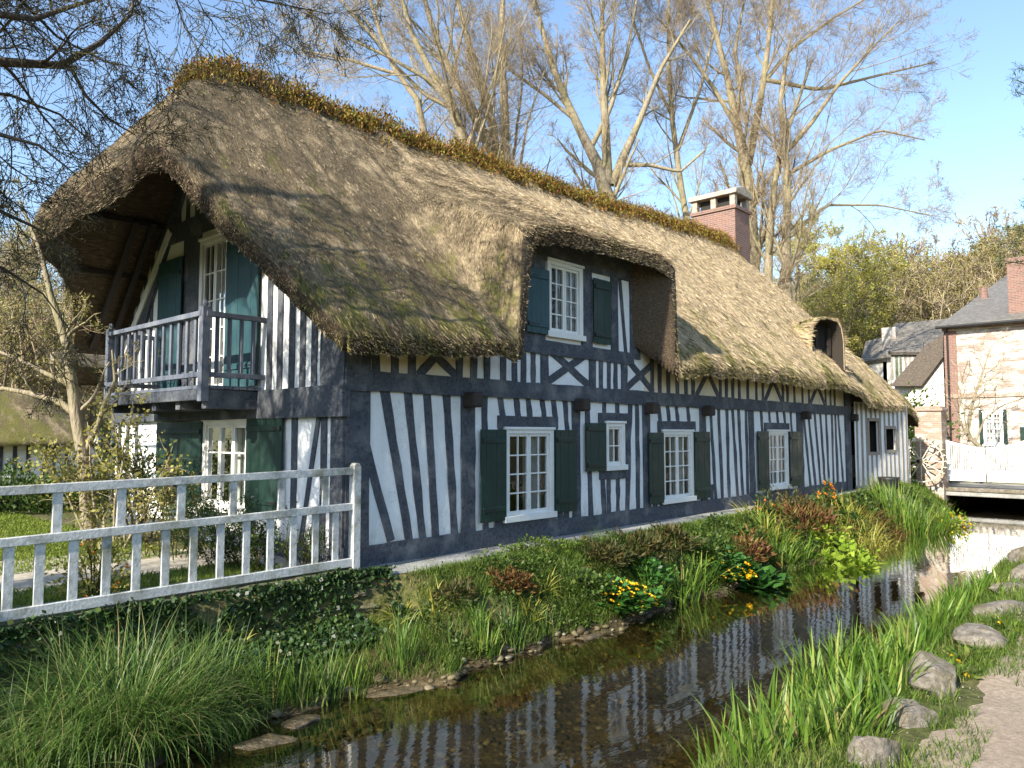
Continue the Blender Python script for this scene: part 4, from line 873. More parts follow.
# --- left bank, near end: sedges
x, y = onbank(140, 752); clump('sedge_clump', x, y + .35, 2200, .58, .92, .010, .24, 1.2, 'sedge', 'biggest fountain of fine arching sedge under the white fence', 'sedge', seed=21, seg=7, ry=.45)
x, y = onbank(205, 715); clump('sedge_clump', x, y + .1, 900, .40, .72, .010, .3, 1.0, 'sedge', 'sedge clump on the right flank of the biggest sedge fountain', 'sedge', seed=22, seg=7)
x, y = onbank(28, 765); clump('sedge_clump', x, y, 420, .35, .75, .012, .35, .8, 'sedge', 'short sedge tuft in the bottom left corner of the photo', 'sedge', seed=23, seg=6)
for i, (px, py, n, h, lb) in enumerate(((268, 705, 60, .55, 'thin upright reeds just beyond the biggest sedge fountain'), (300, 700, 46, .46, 'sparse reed tuft at the waterline below the wall end'), (326, 698, 50, .52, 'reed tuft beside the flat wet rock at the waterline'),
        (352, 690, 44, .44, 'small reed tuft straight below the fence post'), (402, 662, 60, .55, 'tall reed tuft below the yellow-striped sword leaves'), (452, 645, 26, .28, 'stubby reeds left of the rust-red clump'), (487, 650, 60, .36, 'reeds standing in front of the rust-red clump'), (512, 640, 70, .42, 'pale reeds at the waterline under the yellow spiky leaves'),
        (548, 630, 40, .36, 'reed tuft right of the rust-red clump'), (235, 735, 50, .3, 'low drooping tuft hanging over the muddy shore'))):
    x, y = onbank(px, py); clump('reed_tuft', x, y, int(n * 1.3), .16, h, .015, .12, .35, 'sedge' if i % 3 else 'iris', lb, 'reeds', 'reed tufts along the near left shore', seed=30 + i)
for i, (px, py, h, lb) in enumerate(((402, 620, .42, 'yellow-striped sword leaves on the bank right of the fence post'), (238, 648, .30, 'yellow drooping leaf fan in the ivy under the fence'), (545, 590, .36, 'straw-yellow spiky leaves beside the rust-red clump'))):
    x, y = onbank(px, py); clump('sword_leaf_plant', x, y, 34, .10, h, .03, .5, .8, 'yellowleaf', lb, 'plant', None, seed=50 + i)
x, y = onbank(508, 590); leafclump('rust_leaf_plant', x, y, 900, .28, .22, .09, 'redleaf', 'rust-red feathery clump on the near left bank', seed=61, aspect=.3, flat=.2)
x, y = onbank(620, 604); leafclump('marsh_marigold', x, y, 1100, .5, .30, .10, 'marigold_leaf', 'bigger marsh marigold with many yellow flowers at the waterline', 'flowers', 62, .95, .7, ('yellow', 95, .038))
x, y = onbank(727, 575); leafclump('marsh_marigold', x, y, 700, .45, .36, .10, 'marigold_leaf', 'smaller marsh marigold with a tight bunch of yellow flowers', 'flowers', 63, .95, .7, ('yellow', 66, .042))
x, y = onbank(755, 585); leafclump('broad_leaf_plant', x, y, 260, .42, .32, .22, 'marigold_leaf', 'large round green leaves beside the smaller marsh marigold', 'plant', 64, .95, .6)
for i, (px, py, r, h, lb) in enumerate(((602, 562, .45, .26, 'dark brown-green fern below the first ground floor window'), (640, 560, .5, .38, 'dark fern mound behind the bigger marsh marigold'), (668, 548, .4, .3, 'fern mound behind the tall green iris fan'))):
    x, y = onbank(px, py); leafclump('fern_mound', x, y, 1500, r, h, .12, 'fern', lb, 'fern', 70 + i, .25, .2)
x, y = onbank(682, 597); clump('iris_clump', x, y, 90, .26, .72, .022, .16, .3, 'iris', 'tall green iris fan standing in the water by the marigolds', 'iris', seed=80)
x, y = onbank(715, 548); clump('grass_mound', x, y, 2200, .75, .34, .007, .4, .9, 'grassb', 'soft fine-leaved green grass mound beside the path at the wall', 'grass', seed=81, ry=.35)
x, y = onbank(540, 552); leafclump('mossy_cushion', x, y, 1600, .9, .18, .05, 'grassb', 'low mossy green cushion below the first big window', 'plant', 82, .5, .3, ry=.35)
x, y = onbank(805, 560); clump('iris_clump', x, y, 120, .42, .62, .026, .35, .7, 'iris', 'drooping bright iris leaves touching the water past the marigolds', 'iris', seed=83)
x, y = onbank(775, 545); clump('iris_clump', x, y, 90, .4, .62, .024, .3, .8, 'iris', 'arching green leaves behind the drooping bright iris', 'iris', seed=84)
x, y = onbank(850, 565); leafclump('lime_leaf_plant', x, y, 700, .65, .45, .15, 'lime', 'lime-green leafy clump at the waterline before the far iris', 'plant', 85, .7, .5)
x, y = onbank(748, 560); leafclump('montbretia', x, y, 500, .4, .4, .16, 'redleaf', 'orange-brown leafy clump between the marigold and drooping iris', 'plant', 86, .25, .1)
x, y = onbank(800, 530); leafclump('bronze_leaf_plant', x, y, 900, .8, .5, .2, 'redleaf', 'bronze and red arching foliage in front of the third window', 'plant', 87, .18, .1)
x, y = onbank(850, 525); clump('bronze_leaf_plant', x, y, 420, .8, .75, .03, .5, 1.1, 'yellowleaf', 'arching yellow-bronze leaves in front of the end corner post', 'plant', seed=88)
x, y = onbank(872, 520); clump('bronze_leaf_plant', x, y, 300, .7, .7, .03, .5, 1.1, 'redleaf', 'rusty arching leaves below the outbuilding wall', 'plant', seed=92)
x, y = onbank(915, 536); clump('iris_clump', x + 1.1, y + .45, 620, .95, 1.0, .03, .14, .35, 'iris', 'largest bright green iris stand below the outbuilding', 'iris', seed=89)
x, y = onbank(948, 528); leafclump('yellow_flower_clump', x + .3, y, 700, .55, .6, .11, 'lime', 'green clump with yellow flowers beside the little bridge', 'flowers', 90, .5, .3, ('yellow', 40, .06))
x, y = onbank(831, 510); leafclump('wallflower', x, y + .1, 300, .22, .62, .1, 'bushgreen', 'tall orange wallflower against the end of the facade', 'flowers', 91, .3, .1, ('orange', 34, .05))
x, y = onbank(768, 520); leafclump('wallflower', x, y + .1, 260, .26, .42, .09, 'bushgreen', 'smaller orange wallflower under the third window', 'flowers', 93, .3, .1, ('orange', 12, .05))
# ivy on the retaining wall
def ivy():
    g = rs(100); n = 22000; x = g.uniform(-9, -.05, n); y = -.44 - g.uniform(0, 1, n) ** 1.6 * .75; P = ground_pts(x, y); P[:, 2] += g.uniform(0, .12, n)
    low = wob(x * .7, x * 0) * .1; k = (P[:, 2] > -.72 + low - .1) & ~((x > -.62) & (x < -.22) & (P[:, 2] < -.18)); P = P[k]; d = np.stack([g.normal(size=len(P)) * .5, -np.ones(len(P)) * .8, np.ones(len(P)) * .35], -1)
    V, F = leaves(P, .055, g, .6, .95, d, 0); k2 = g.uniform(-8.5, -.4, 3200); P2 = np.stack([k2, -.37 + g.normal(size=3200) * .05, -.02 + g.uniform(0, .06, 3200)], -1); V2, F2 = leaves(P2, .05, g, .5, .9)
    V, F = cat([(V, F), (V2, F2)]); props(npmesh('ivy', V, F, M['ivy']), 'dark ivy covering the low bank wall under the white fence', 'ivy', kind='stuff')
ivy()
# short grass: bank, lawn, path edge
def grass(name, label, regions, mat='grassb', seed=5, h=.09, wd=.006):
    g = rs(seed); parts = []
    for (x0, x1, y0, y1, n, hh, cond) in regions:
        x = g.uniform(x0, x1, n); y = g.uniform(y0, y1, n); k = cond(x, y); x, y = x[k], y[k]; P = ground_pts(x, y); n = len(x)
        parts.append(blades(P, hh * g.uniform(.4, 1.3, n), wd * np.maximum(1, np.hypot(x - CAM[0], y - CAM[1]) / 7) * g.uniform(.6, 1.3, n), g.uniform(0, 2 * PI, n), np.abs(g.normal(size=n)) * .35, g.uniform(.2, .9, n), 2, g))
    V, F = cat(parts); return props(npmesh(name, V, F, M[mat]), label, 'grass', kind='stuff')
bankc = lambda x, y: (gz(x, y) > WZ + .06) & (gz(x, y) < -.03) & (wob(x * .8, y * 2) > -.75)
grass('grass', 'short green grass and moss on the left bank', [(-.4, 5, -2.1, -.7, 36000, .11, bankc), (5, 10, -2.1, -.7, 20000, .13, bankc), (10, 20, -2.1, -.7, 14000, .2, bankc), (20, 30, -2.3, 3.0, 22000, .22, lambda x, y: gz(x, y) > WZ + .05), (-7, -.1, -2.2, -.6, 26000, .13, lambda x, y: (gz(x, y) > WZ + .04) & (gz(x, y) < -.3))], h=.1)
lawnc = lambda x, y: wob(x * .5, y * .7) > -.9
grass('lawn', 'sunlit garden lawn behind the white fence', [(-9, -1.2, 2.6, 11, 70000, .06, lawnc), (-8, -1, .0, 1.4, 26000, .08, lambda x, y: x < 9), (-25, -1, 11, 26, 26000, .08, lawnc)], seed=6, mat='lawnblade', wd=.010)
edge = lambda x, y: (wob(x * 1.2, y * 3) + 1.1 > (-(y + 6.35)) * 1.3)
grass('grass', 'tufty grass between the bank stones and the path', [(-6, 3, -7.3, -5.7, 34000, .10, edge), (3, 14, -7.4, -5.8, 24000, .12, edge)], seed=7)
def leaflitter():
    g = rs(8); n = 2600; x = g.uniform(-.6, 20, n); y = g.uniform(-2.1, -.75, n); k = (gz(x, y) > WZ) & (gz(x, y) < -.03); P = ground_pts(x[k], y[k]); P[:, 2] += .01
    V, F = leaves(P, .06, g, 0, .6, None, .9); props(npmesh('leaf_litter', V, F, M['redleaf']), 'fallen brown leaves on the left bank', 'leaf litter', kind='stuff')
leaflitter()

def herbs():
    g = rs(9); parts = []
    for (x0, x1, n, sz) in ((-.1, 5, 9000, .05), (5, 12, 11000, .075), (12, 21, 8000, .11)):
        x = g.uniform(x0, x1, n); y = -.95 - g.uniform(0, 1, n) * 1.05; k = (gz(x, y) > WZ + .05) & (wob(x * 1.3, y * 2.2) > -.15); x, y = x[k], y[k]; hh = .05 + .16 * np.clip(wob(x * .9 + 2, y * 1.7) + .5, 0, 1) + .05 * (x > 8)
        P = ground_pts(x, y); P[:, 2] += g.uniform(0, 1, len(x)) * hh; parts.append(leaves(P, sz, g, 0, .6, np.stack([g.normal(size=len(x)) * .6, g.normal(size=len(x)) * .6 - .3, np.ones(len(x)) * .7], -1), .2))
    V, F = cat(parts); props(npmesh('ground_cover', V, F, M['bushgreen']), 'leafy green ground cover along the left bank', 'ground cover', kind='stuff')
herbs()
def pebbles(name, label, regs, seed, mat):
    g = rs(seed); bm = bmesh.new(); bmesh.ops.create_icosphere(bm, subdivisions=1, radius=1); T0 = np.array([v.co[:] for v in bm.verts]); F0 = np.array([[v.index for v in f.verts] for f in bm.faces]); bm.free(); Vs = []; n = 0
    for (x0, x1, y0, y1, c, s0, s1, cond) in regs:
        x = g.uniform(x0, x1, c); y = g.uniform(y0, y1, c); k = cond(x, y); x, y = x[k], y[k]; c = len(x); sz = (s0 + (s1 - s0) * g.random(c) ** 3)[:, None, None]
        V = T0[None] * (1 + g.normal(size=(c, len(T0), 1)) * .14) * sz * np.stack([g.uniform(.8, 1.4, c), g.uniform(.7, 1.1, c), g.uniform(.35, .7, c)], -1)[:, None]; Vs.append((V + np.stack([x, y, gz(x, y)], -1)[:, None]).reshape(-1, 3)); n += c
    V = np.concatenate(Vs); F = (F0[None] + np.arange(n)[:, None, None] * len(T0)).reshape(-1, 3); props(npmesh(name, V, F, M[mat], None, True), label, 'pebbles', kind='stuff')
yes = lambda x, y: x > -99
pebbles('pebbles', 'brown pebbles on the stream bed and along its margins', [(-4, 10, -5.3, -1.5, 6500, .012, .06, lambda x, y: gz(x, y) < -.84), (10, 22, -5.2, -1.7, 1500, .02, .09, lambda x, y: gz(x, y) < -.85), (-2, 6, -2.25, -1.6, 420, .02, .10, lambda x, y: (gz(x, y) < -.86))], 12, 'pebble')
pebbles('path_grit', 'small grit scattered on the beaten path', [(-3, 8, -8.4, -6.8, 3500, .003, .013, yes)], 13, 'grit')
def border():
    L = [(432, 612, 'b', 'yellowleaf', 40, .16, .34, .02, 'yellow-tipped strap leaves just right of the wall end'), (455, 598, 'l', 'fern', 700, .26, .16, .08, 'low dark fern tuft left of the rust-red clump'), (476, 622, 'b', 'iris', 60, .14, .36, .016, 'bright thin reed fan left of the rust-red clump'),
         (530, 612, 'b', 'yellowleaf', 46, .18, .38, .022, 'arching straw-yellow fan in front of the rust-red clump'), (566, 604, 'b', 'grassb', 260, .25, .3, .009, 'soft grass tuft between the rust-red clump and the bigger marigold'), (585, 588, 'l', 'bushgreen', 700, .34, .24, .07, 'low leafy green mound left of the bigger marigold'),
         (655, 596, 'b', 'iris', 60, .18, .5, .02, 'short iris fan on the right flank of the bigger marigold'), (648, 580, 'l', 'marigold_leaf', 360, .32, .3, .10, 'broad green leaves behind the bigger marigold'), (700, 585, 'b', 'iris', 70, .22, .6, .022, 'second iris fan right of the tall green one'),
         (706, 556, 'l', 'bushgreen', 900, .5, .34, .08, 'dark leafy clump behind the smaller marigold'), (782, 562, 'b', 'iris', 90, .3, .6, .024, 'upright iris beside the drooping bright leaves'), (822, 548, 'l', 'lime', 700, .55, .5, .11, 'yellow-green mound behind the lime-leaved waterline clump'),
         (765, 530, 'b', 'yellowleaf', 160, .5, .5, .024, 'tawny arching leaves under the third window'), (790, 512, 'l', 'fern', 900, .6, .45, .12, 'brown-green mound against the wall foot past the third window'), (870, 548, 'b', 'yellowleaf', 200, .6, .7, .03, 'golden arching leaves before the largest iris stand'),
         (618, 556, 'b', 'grassb', 500, .4, .34, .008, 'fine grass mound along the footpath before the dark ferns'), (500, 566, 'l', 'bushgreen', 600, .5, .14, .05, 'creeping green mat along the footpath edge')]
    for i, (px, py, ty, mt, n, r, h, w_, lb) in enumerate(L):
        x, y = onbank(px, py)
        if ty == 'b': clump('border_plant', x, y, n, r, h * 1.15, w_, .35, .8, mt, lb, 'plant', 'plants of the left bank border', seed=900 + i, seg=6)
        else: leafclump('border_plant', x, y, n, r, h, w_, mt, lb, 'plant', 900 + i, .6 if mt != 'fern' else .25, .3, None, 'plants of the left bank border')
border()
# --- right bank: iris row, stones
IR = ['nearest iris clump, leaning out over the water at the lower picture edge', 'iris clump at the lower edge, second from the water', 'iris clump at the lower edge, third from the water', 'iris clump touching the left side of the nearest rounded stone', 'sparse outer iris clump rising from the water near the lower edge', 'outer iris clump in the water behind the sparse one', 'iris clump level with the flat cracked stone', 'iris clump directly left of the flat cracked stone', 'outer iris clump in the water before the largest pale stone', 'iris clump directly left of the largest pale stone',
      'outer iris clump just past the largest pale stone', 'iris clump on the bank just past the largest pale stone', 'outer iris clump level with the long brown flat stone', 'iris clump directly left of the long brown flat stone', 'outer iris clump just past the long brown flat stone', 'iris clump between the long brown stone and the wide slab', 'outer iris clump level with the wide grey slab', 'iris clump directly left of the wide grey slab', 'iris clump left of the stone beyond the wide slab', 'last big iris clump of the row before the far water', 'farthest small iris clump by the farthest round stone']
for i, (px, py, n, h, r) in enumerate(((722, 775, 50, .66, .30), (770, 790, 60, .72, .32), (815, 792, 60, .70, .30), (842, 770, 70, .66, .30), (760, 760, 34, .62, .3), (800, 745, 60, .56, .32), (845, 738, 70, .56, .32), (868, 715, 70, .52, .30), (838, 706, 50, .5, .3), (880, 690, 70, .52, .28),
        (865, 672, 60, .5, .3), (900, 668, 70, .5, .28), (884, 648, 60, .52, .3), (915, 645, 70, .5, .3), (902, 628, 60, .5, .32), (935, 625, 70, .5, .3), (925, 612, 60, .48, .32), (950, 606, 60, .48, .32), (968, 596, 60, .45, .32), (985, 588, 60, .42, .34), (990, 596, 40, .4, .3))):
    x, y = onbank(px, min(py, 767)); 
    if py > 767: x, y = Zp(px, py, -.85)
    clump('iris_clump', x, y, int(n * .95), r * (.62 if i < 6 else .75), h * (.66 if i < 10 else .72), .022, .18, .38, 'iris', IR[i], 'iris', 'iris row along the right bank', seed=200 + i)
def rock(px, py, sx, sy, sz, label, seed, zc=-.16, mat='stone', group='stones edging the right bank', name='bank_stone', at=None):
    x, y = onbank(px, py) if at is None else at; zc = (float(gz(np.array(x), np.array(y))) + sz * .2) if at is None else zc; g = rs(seed); bm = bmesh.new(); bmesh.ops.create_icosphere(bm, subdivisions=4, radius=1)
    pl = [(norm(g.normal(size=3)), g.uniform(.62, .9)) for _ in range(16)]; ph = g.uniform(0, 9, 3)
    for v in bm.verts:
        p = np.array(v.co)
        for nn, d in pl:
            e = p @ nn - d
            if e > 0: p = p - nn * e * .97
        fr_ = noise.fractal(Vector((p * 2.4 + ph).tolist()), .7, 2.1, 6); p = p * (1 + .10 * fr_)
        v.co = (p * [sx, sy, sz]).tolist()
    rot = Matrix.Rotation(g.uniform(-.5, .5), 4, 'Z'); bmesh.ops.transform(bm, matrix=rot, verts=bm.verts)
    me = bpy.data.meshes.new(name); bm.to_mesh(me); bm.free()
    o = link(name, me, M[mat]); o.location = (x, y, zc); return props(o, label, 'stone', group)
for i, a in enumerate(((878, 762, .17, .13, .13, 'rounded grey stone nearest the camera, cut by the lower picture edge'), (908, 722, .20, .14, .12, 'flat cracked stone second nearest along the path edge'), (934, 690, .25, .20, .20, 'largest pale blocky stone in the right bank row'),
        (980, 642, .34, .20, .10, 'long brown flat stone past the largest pale stone'), (1003, 612, .38, .22, .09, 'wide grey slab among the far bank stones'), (1010, 592, .30, .2, .10, 'grey stone just beyond the wide slab'), (1028, 580, .32, .25, .20, 'pale stone at the right picture edge'), (1025, 562, .30, .22, .22, 'farthest round stone, pale against the water'))):
    rock(*a, 300 + i)
for i, (px, py, sx, sy, sz, lb) in enumerate(((662, 745, .0, 0, 0, ''),)): pass
rock(0, 0, .32, .2, .05, 'flat wet rock breaking the water near the sedge', 330, WZ - .015, at=Zp(265, 742, WZ), group='flat wet rocks at the left waterline', name='shore_rock', mat='wetstone')
rock(0, 0, .25, .16, .05, 'flat brown rock awash below the reed tufts', 331, WZ - .015, at=Zp(300, 722, WZ), group='flat wet rocks at the left waterline', name='shore_rock', mat='wetstone')
rock(0, 0, .4, .16, .04, 'long flat muddy rock awash below the tall reed tuft', 332, WZ - .015, at=Zp(400, 690, WZ), group='flat wet rocks at the left waterline', name='shore_rock', mat='wetstone')
rock(0, 0, .3, .15, .06, 'flat mossy rock awash left of the marsh marigold', 333, WZ - .015, at=Zp(590, 636, WZ), group='flat wet rocks at the left waterline', name='shore_rock', mat='wetstone')
for i, (sx_, sz_, x_, y_, z_, lb_) in enumerate(((.26, .07, -.36, -.44, -.08, 'long mossy cap stone of the wall end below the fence post'), (.15, .10, -.50, -.47, -.24, 'mossy wall stone under the left half of the cap stone'), (.12, .08, -.24, -.50, -.22, 'smaller mossy wall stone under the right half of the cap stone'), (.19, .11, -.40, -.54, -.42, 'lowest mossy wall stone, half lost in the ivy below the fence post'))):
    rock(0, 0, sx_, .12, sz_, lb_, 340 + i, z_, 'mossstone', group='rubble stones of the bank wall end', name='wall_stone', at=(x_, y_))
for i, (px, py, lb) in enumerate(((949, 668, 'dandelion with two yellow heads beside the largest pale stone'), (1004, 622, 'dandelion patch on the grass by the wide slab'), (965, 655, 'single dandelion at the edge of the path'))):
    x, y = onbank(px, py + 6); leafclump('dandelion', x, y, 60, .12, .05, .09, 'grassb', lb, 'flowers', 350 + i, .35, .4, ('yellow', 5, .02))

# ------------------------------------------------------------------ garden behind the fence
def bush(name, p, r, h, n, size, mat, label, seed, flower=None, cat_='bush', aspect=.55): return leafclump(name, float(p[0]), float(p[1]), n, r, h, size, mat, label, cat_, seed, aspect, .1, flower, None, float(p[2]), 26)
def garden_shrub(px, x, h, r, n, label, seed, mat='bushgreen', flower=None, size=.045):
    """a loose shrub: bare stems fanning up with sparse leaves"""
    p = atX(px, 500, x); b = np.array([p[0], p[1], 0.]); g = rs(seed); root = thing('garden_shrub', b, label, 'shrub')
    k = 12; D = norm(np.stack([g.normal(size=k) * .28, g.normal(size=k) * .28, np.ones(k)], -1)); pts, rad = grow(np.tile(b, (k, 1)) + g.normal(size=(k, 3)) * [r * .3, r * .3, 0], D, h * g.uniform(.6, 1.1, k), np.full(k, .009), np.full(k, .004), 7, .12, .03, g)
    P, D2, L2, r0 = spawn(pts, rad, np.full(k, h), 9, .15, 1, 45, .35, g); p2, rd2 = grow(P, D2, L2, np.full(len(P), .004), np.full(len(P), .002), 4, .15, .05, g)
    V, F = cat([tubes(pts, rad, 4), tubes(p2, rd2, 3)]); npmesh('stems', V, F, M['fern'], root)
    Q = p2.reshape(-1, 3); Q = Q[g.integers(0, len(Q), n)] + g.normal(size=(n, 3)) * .035; V, F = leaves(Q, size, g, .2, .55); npmesh('foliage', V, F, M[mat], root)
    if flower: Q = Q[g.integers(0, n, flower[1])]; V, F = leaves(np.repeat(Q, 5, 0), flower[2], g, 0, .8); npmesh('flowers', V, F, M[flower[0]], root)
    return root
garden_shrub(232, -1.4, 1.0, .5, 1500, 'white-flowering shrub below the gable window', 400, 'bushgreen', ('whitepetal', 60, .03))
garden_shrub(196, -1.3, 1.05, .5, 1400, 'tall loose shrub left of the white-flowering one', 401, 'bushgreen')
garden_shrub(262, -1.2, .8, .4, 900, 'small loose shrub right of the white-flowering one', 402, 'bushgreen')
garden_shrub(300, -.9, .75, .3, 420, 'thin spindly shrub by the gable corner', 403, 'bushgreen')
garden_shrub(160, -1.6, 1.0, .5, 900, 'straggly brown-stemmed shrub below the climbing rose', 404, 'olive')
def climber(px, x, seed, h, label, n=1900, rr=.7, mat='yellowgreen', size=.065):
    g = rs(seed); p = atX(px, 520, x); b = np.array([p[0], p[1], 0.]); root = thing('climbing_rose', b, label, 'climber'); k = 9
    D = norm(np.stack([g.normal(size=k) * .16, g.normal(size=k) * .2, np.ones(k)], -1)); pts, rad = grow(np.tile(b, (k, 1)) + g.normal(size=(k, 3)) * [.1, .15, 0], D, h * g.uniform(.7, 1.05, k), np.full(k, .022), np.full(k, .008), 9, .13, .03, g)
    P, D2, L2, r0 = spawn(pts, rad, np.full(k, h), 16, .2, 1, 55, .28, g); p2, rd2 = grow(P, D2, L2, np.full(len(P), .006), np.full(len(P), .003), 5, .2, .0, g)
    V, F = cat([tubes(pts, rad, 5), tubes(p2, rd2, 3)]); npmesh('stems', V, F, M['bark'], root)
    Q = p2.reshape(-1, 3); Q = Q[g.integers(0, len(Q), n)] + g.normal(size=(n, 3)) * .06; V, F = leaves(Q, size, g, .3, .7); npmesh('foliage', V, F, M[mat], root); return root
climber(112, -1.7, 410, 2.3, 'yellow-leaved climbing rose at the back corner of the gable'); climber(138, -1.0, 411, 1.9, 'darker climbing rose against the white gable wall', 1700, .5, 'bushgreen', .06)
bush('flower_bush', atX(96, 545, -3.2) * [1, 1, 0], .34, .75, 900, .05, 'yellowgreen', 'round yellow-green bush with orange flowers on the lawn', 412, ('orange', 16, .022))
for i, (px, rr_) in enumerate(((-45, 1.2), (20, 1.3), (80, 1.2), (128, 1.0))):
    p = atD(px, 476, 17 + i * .3); bush('hedge', (p[0], p[1], 0), rr_, .85, 3600, .10, 'bushgreen', ['clipped hedge length off the left picture edge', 'clipped green hedge length in front of the little cottage', 'clipped hedge length below the leaning garden tree', 'clipped hedge length ending behind the climbing rose'][i], 420 + i, None, 'hedge')
# leaning garden tree
def gt(): 
    D0 = 12.0
    s1 = ptree([(86, 470, .13), (76, 415, .11), (71, 375, .10), (66, 340, .085), (52, 300, .06), (40, 250, .04), (20, 200, .02)], D0, (0.1, 0, 0))
    s2 = ptree([(76, 415, .07), (60, 402, .06), (28, 393, .05), (0, 388, .04), (-40, 396, .02)], D0); s3 = ptree([(72, 385, .05), (47, 374, .045), (20, 360, .035), (0, 352, .03), (-50, 330, .015)], D0)
    s4 = ptree([(86, 450, .06), (98, 425, .05), (104, 405, .04), (115, 380, .03), (112, 350, .015)], D0)
    return tree('garden_tree', 'dark twisted garden tree leaning in front of the little thatched cottage', [s1, s2, s3, s4], [(7, .3, 1, 50, .35, .15, .03, 7), (5, .2, 1, 45, .5, .18, .03, 5), (4, .2, 1, 45, .5, .2, .02, 4)], 430, None, 'bark', 'twig', ('yellowgreen', .035, 1, 0, .6), minr=.004)
gt()
# little thatched cottage behind
def cottage2():
    D0 = 26.0; c = atD(28, 440, D0); rt = thing('thatched_outhouse', (c[0], c[1], 0), 'small round-roofed thatched cottage far behind the garden fence', 'cottage')
    cx, cy = float(c[0]), float(c[1]); fwd = norm(np.array([c[0] - CAM[0], c[1] - CAM[1]])); rg = np.array([fwd[1], -fwd[0]])
    T = lambda u, z, n: (cx + rg[0] * u + fwd[0] * n, cy + rg[1] * u + fwd[1] * n, z)
    hw = 2.15; m = MB(); 
    for (u0, n0, u1, n1) in ((-3.5, 0, hw, 0), (hw, 0, hw, 3.5), (hw, 3.5, -3.5, 3.5), (-3.5, 3.5, -3.5, 0)): m.add([T(u0, -.2, n0), T(u1, -.2, n1), T(u1, 1.6, n1), T(u0, 1.6, n0)], [(0, 1, 2, 3)])
    m.build('wall', M['plaster'], rt); t = MB(4)
    for i in range(15):
        u = -3.4 + i * .38; a = T(u, -.1, 0); b = T(u + (.25 if i % 4 == 2 else 0), 1.6, 0); t.beam(a, b, .11, .03, (-fwd[0], -fwd[1], 0), 2, .01, .02)
    t.box; t.build('timber_frame', M['timber'], rt)
    V = []; F = []; rings = 14; seg = 40
    for i in range(rings + 1):
        q = i / rings; rr = (1 - q) * 1.0 + .02; zz = 1.35 + 2.15 * (q ** .9) - .25 * (q > .85) * (q - .85) / .15
        for j in range(seg):
            a = 2 * PI * j / seg; ca, sa = math.cos(a), math.sin(a); e = .75; ux = math.copysign(abs(ca) ** e, ca) * (rr * 3.3 + .0) - .6 - .1 * q; ny_ = math.copysign(abs(sa) ** e, sa) * (rr * 2.4) + 1.75; V.append(T(ux, zz + .03 * math.sin(j * 1.7 + i), ny_))
    for i in range(rings):
        for j in range(seg): F.append((i * seg + j, i * seg + (j + 1) % seg, (i + 1) * seg + (j + 1) % seg, (i + 1) * seg + j))
    F.append(tuple(range(seg))); F.append(tuple(rings * seg + j for j in range(seg))); MB().add(V, F).build('thatched_roof', M['thatch'], rt, 0, True)
cottage2()

# ------------------------------------------------------------------ far right: bridge, pillar, gate, mill house
BXp = 26.0
def yX(px, py, x): return float(atX(px, py, x)[1])
dz = float(atX(960, 488, BXp)[2]); 
br = thing('footbridge', (BXp, -3, WZ), 'small stone footbridge over the stream at the mill house', 'bridge'); m = MB(3)
m.box(BXp, BXp + 4.2, -9, .6, dz - .30, dz); m.build('deck', M['concrete'], br, .03)
m = MB(); m.box(BXp + .1, BXp + 4.1, -.6, .7, -1.4, dz - .31); m.box(BXp + .1, BXp + 4.1, -9, -5.4, -1.4, dz - .31); m.build('abutment', M['stone'], br, .02)
m = MB(); m.box(BXp - .05, BXp - .01, -9, .2, dz - .12, dz + .02); m.build('edge_stone', M['stone'], br, .01)
PX = 25.7; y0, y1 = yX(942, 440, PX), yX(915, 440, PX); zt = float(atX(930, 408, PX)[2]); pl = thing('brick_pillar', (PX, (y0 + y1) / 2, dz), 'worn brick pillar between the outbuilding and the white gate', 'pillar')
m = MB(); m.box(PX, PX + .8, y0, y1, dz - .5, zt - .12); m.build('shaft', M['brick_pillar'], pl, .01); m = MB(); m.box(PX - .06, PX + .86, y0 - .06, y1 + .06, zt - .12, zt); m.box(PX + .02, PX + .78, y0 + .02, y1 - .02, zt, zt + .07); m.build('cap', M['brick_pillar'], pl, .02)
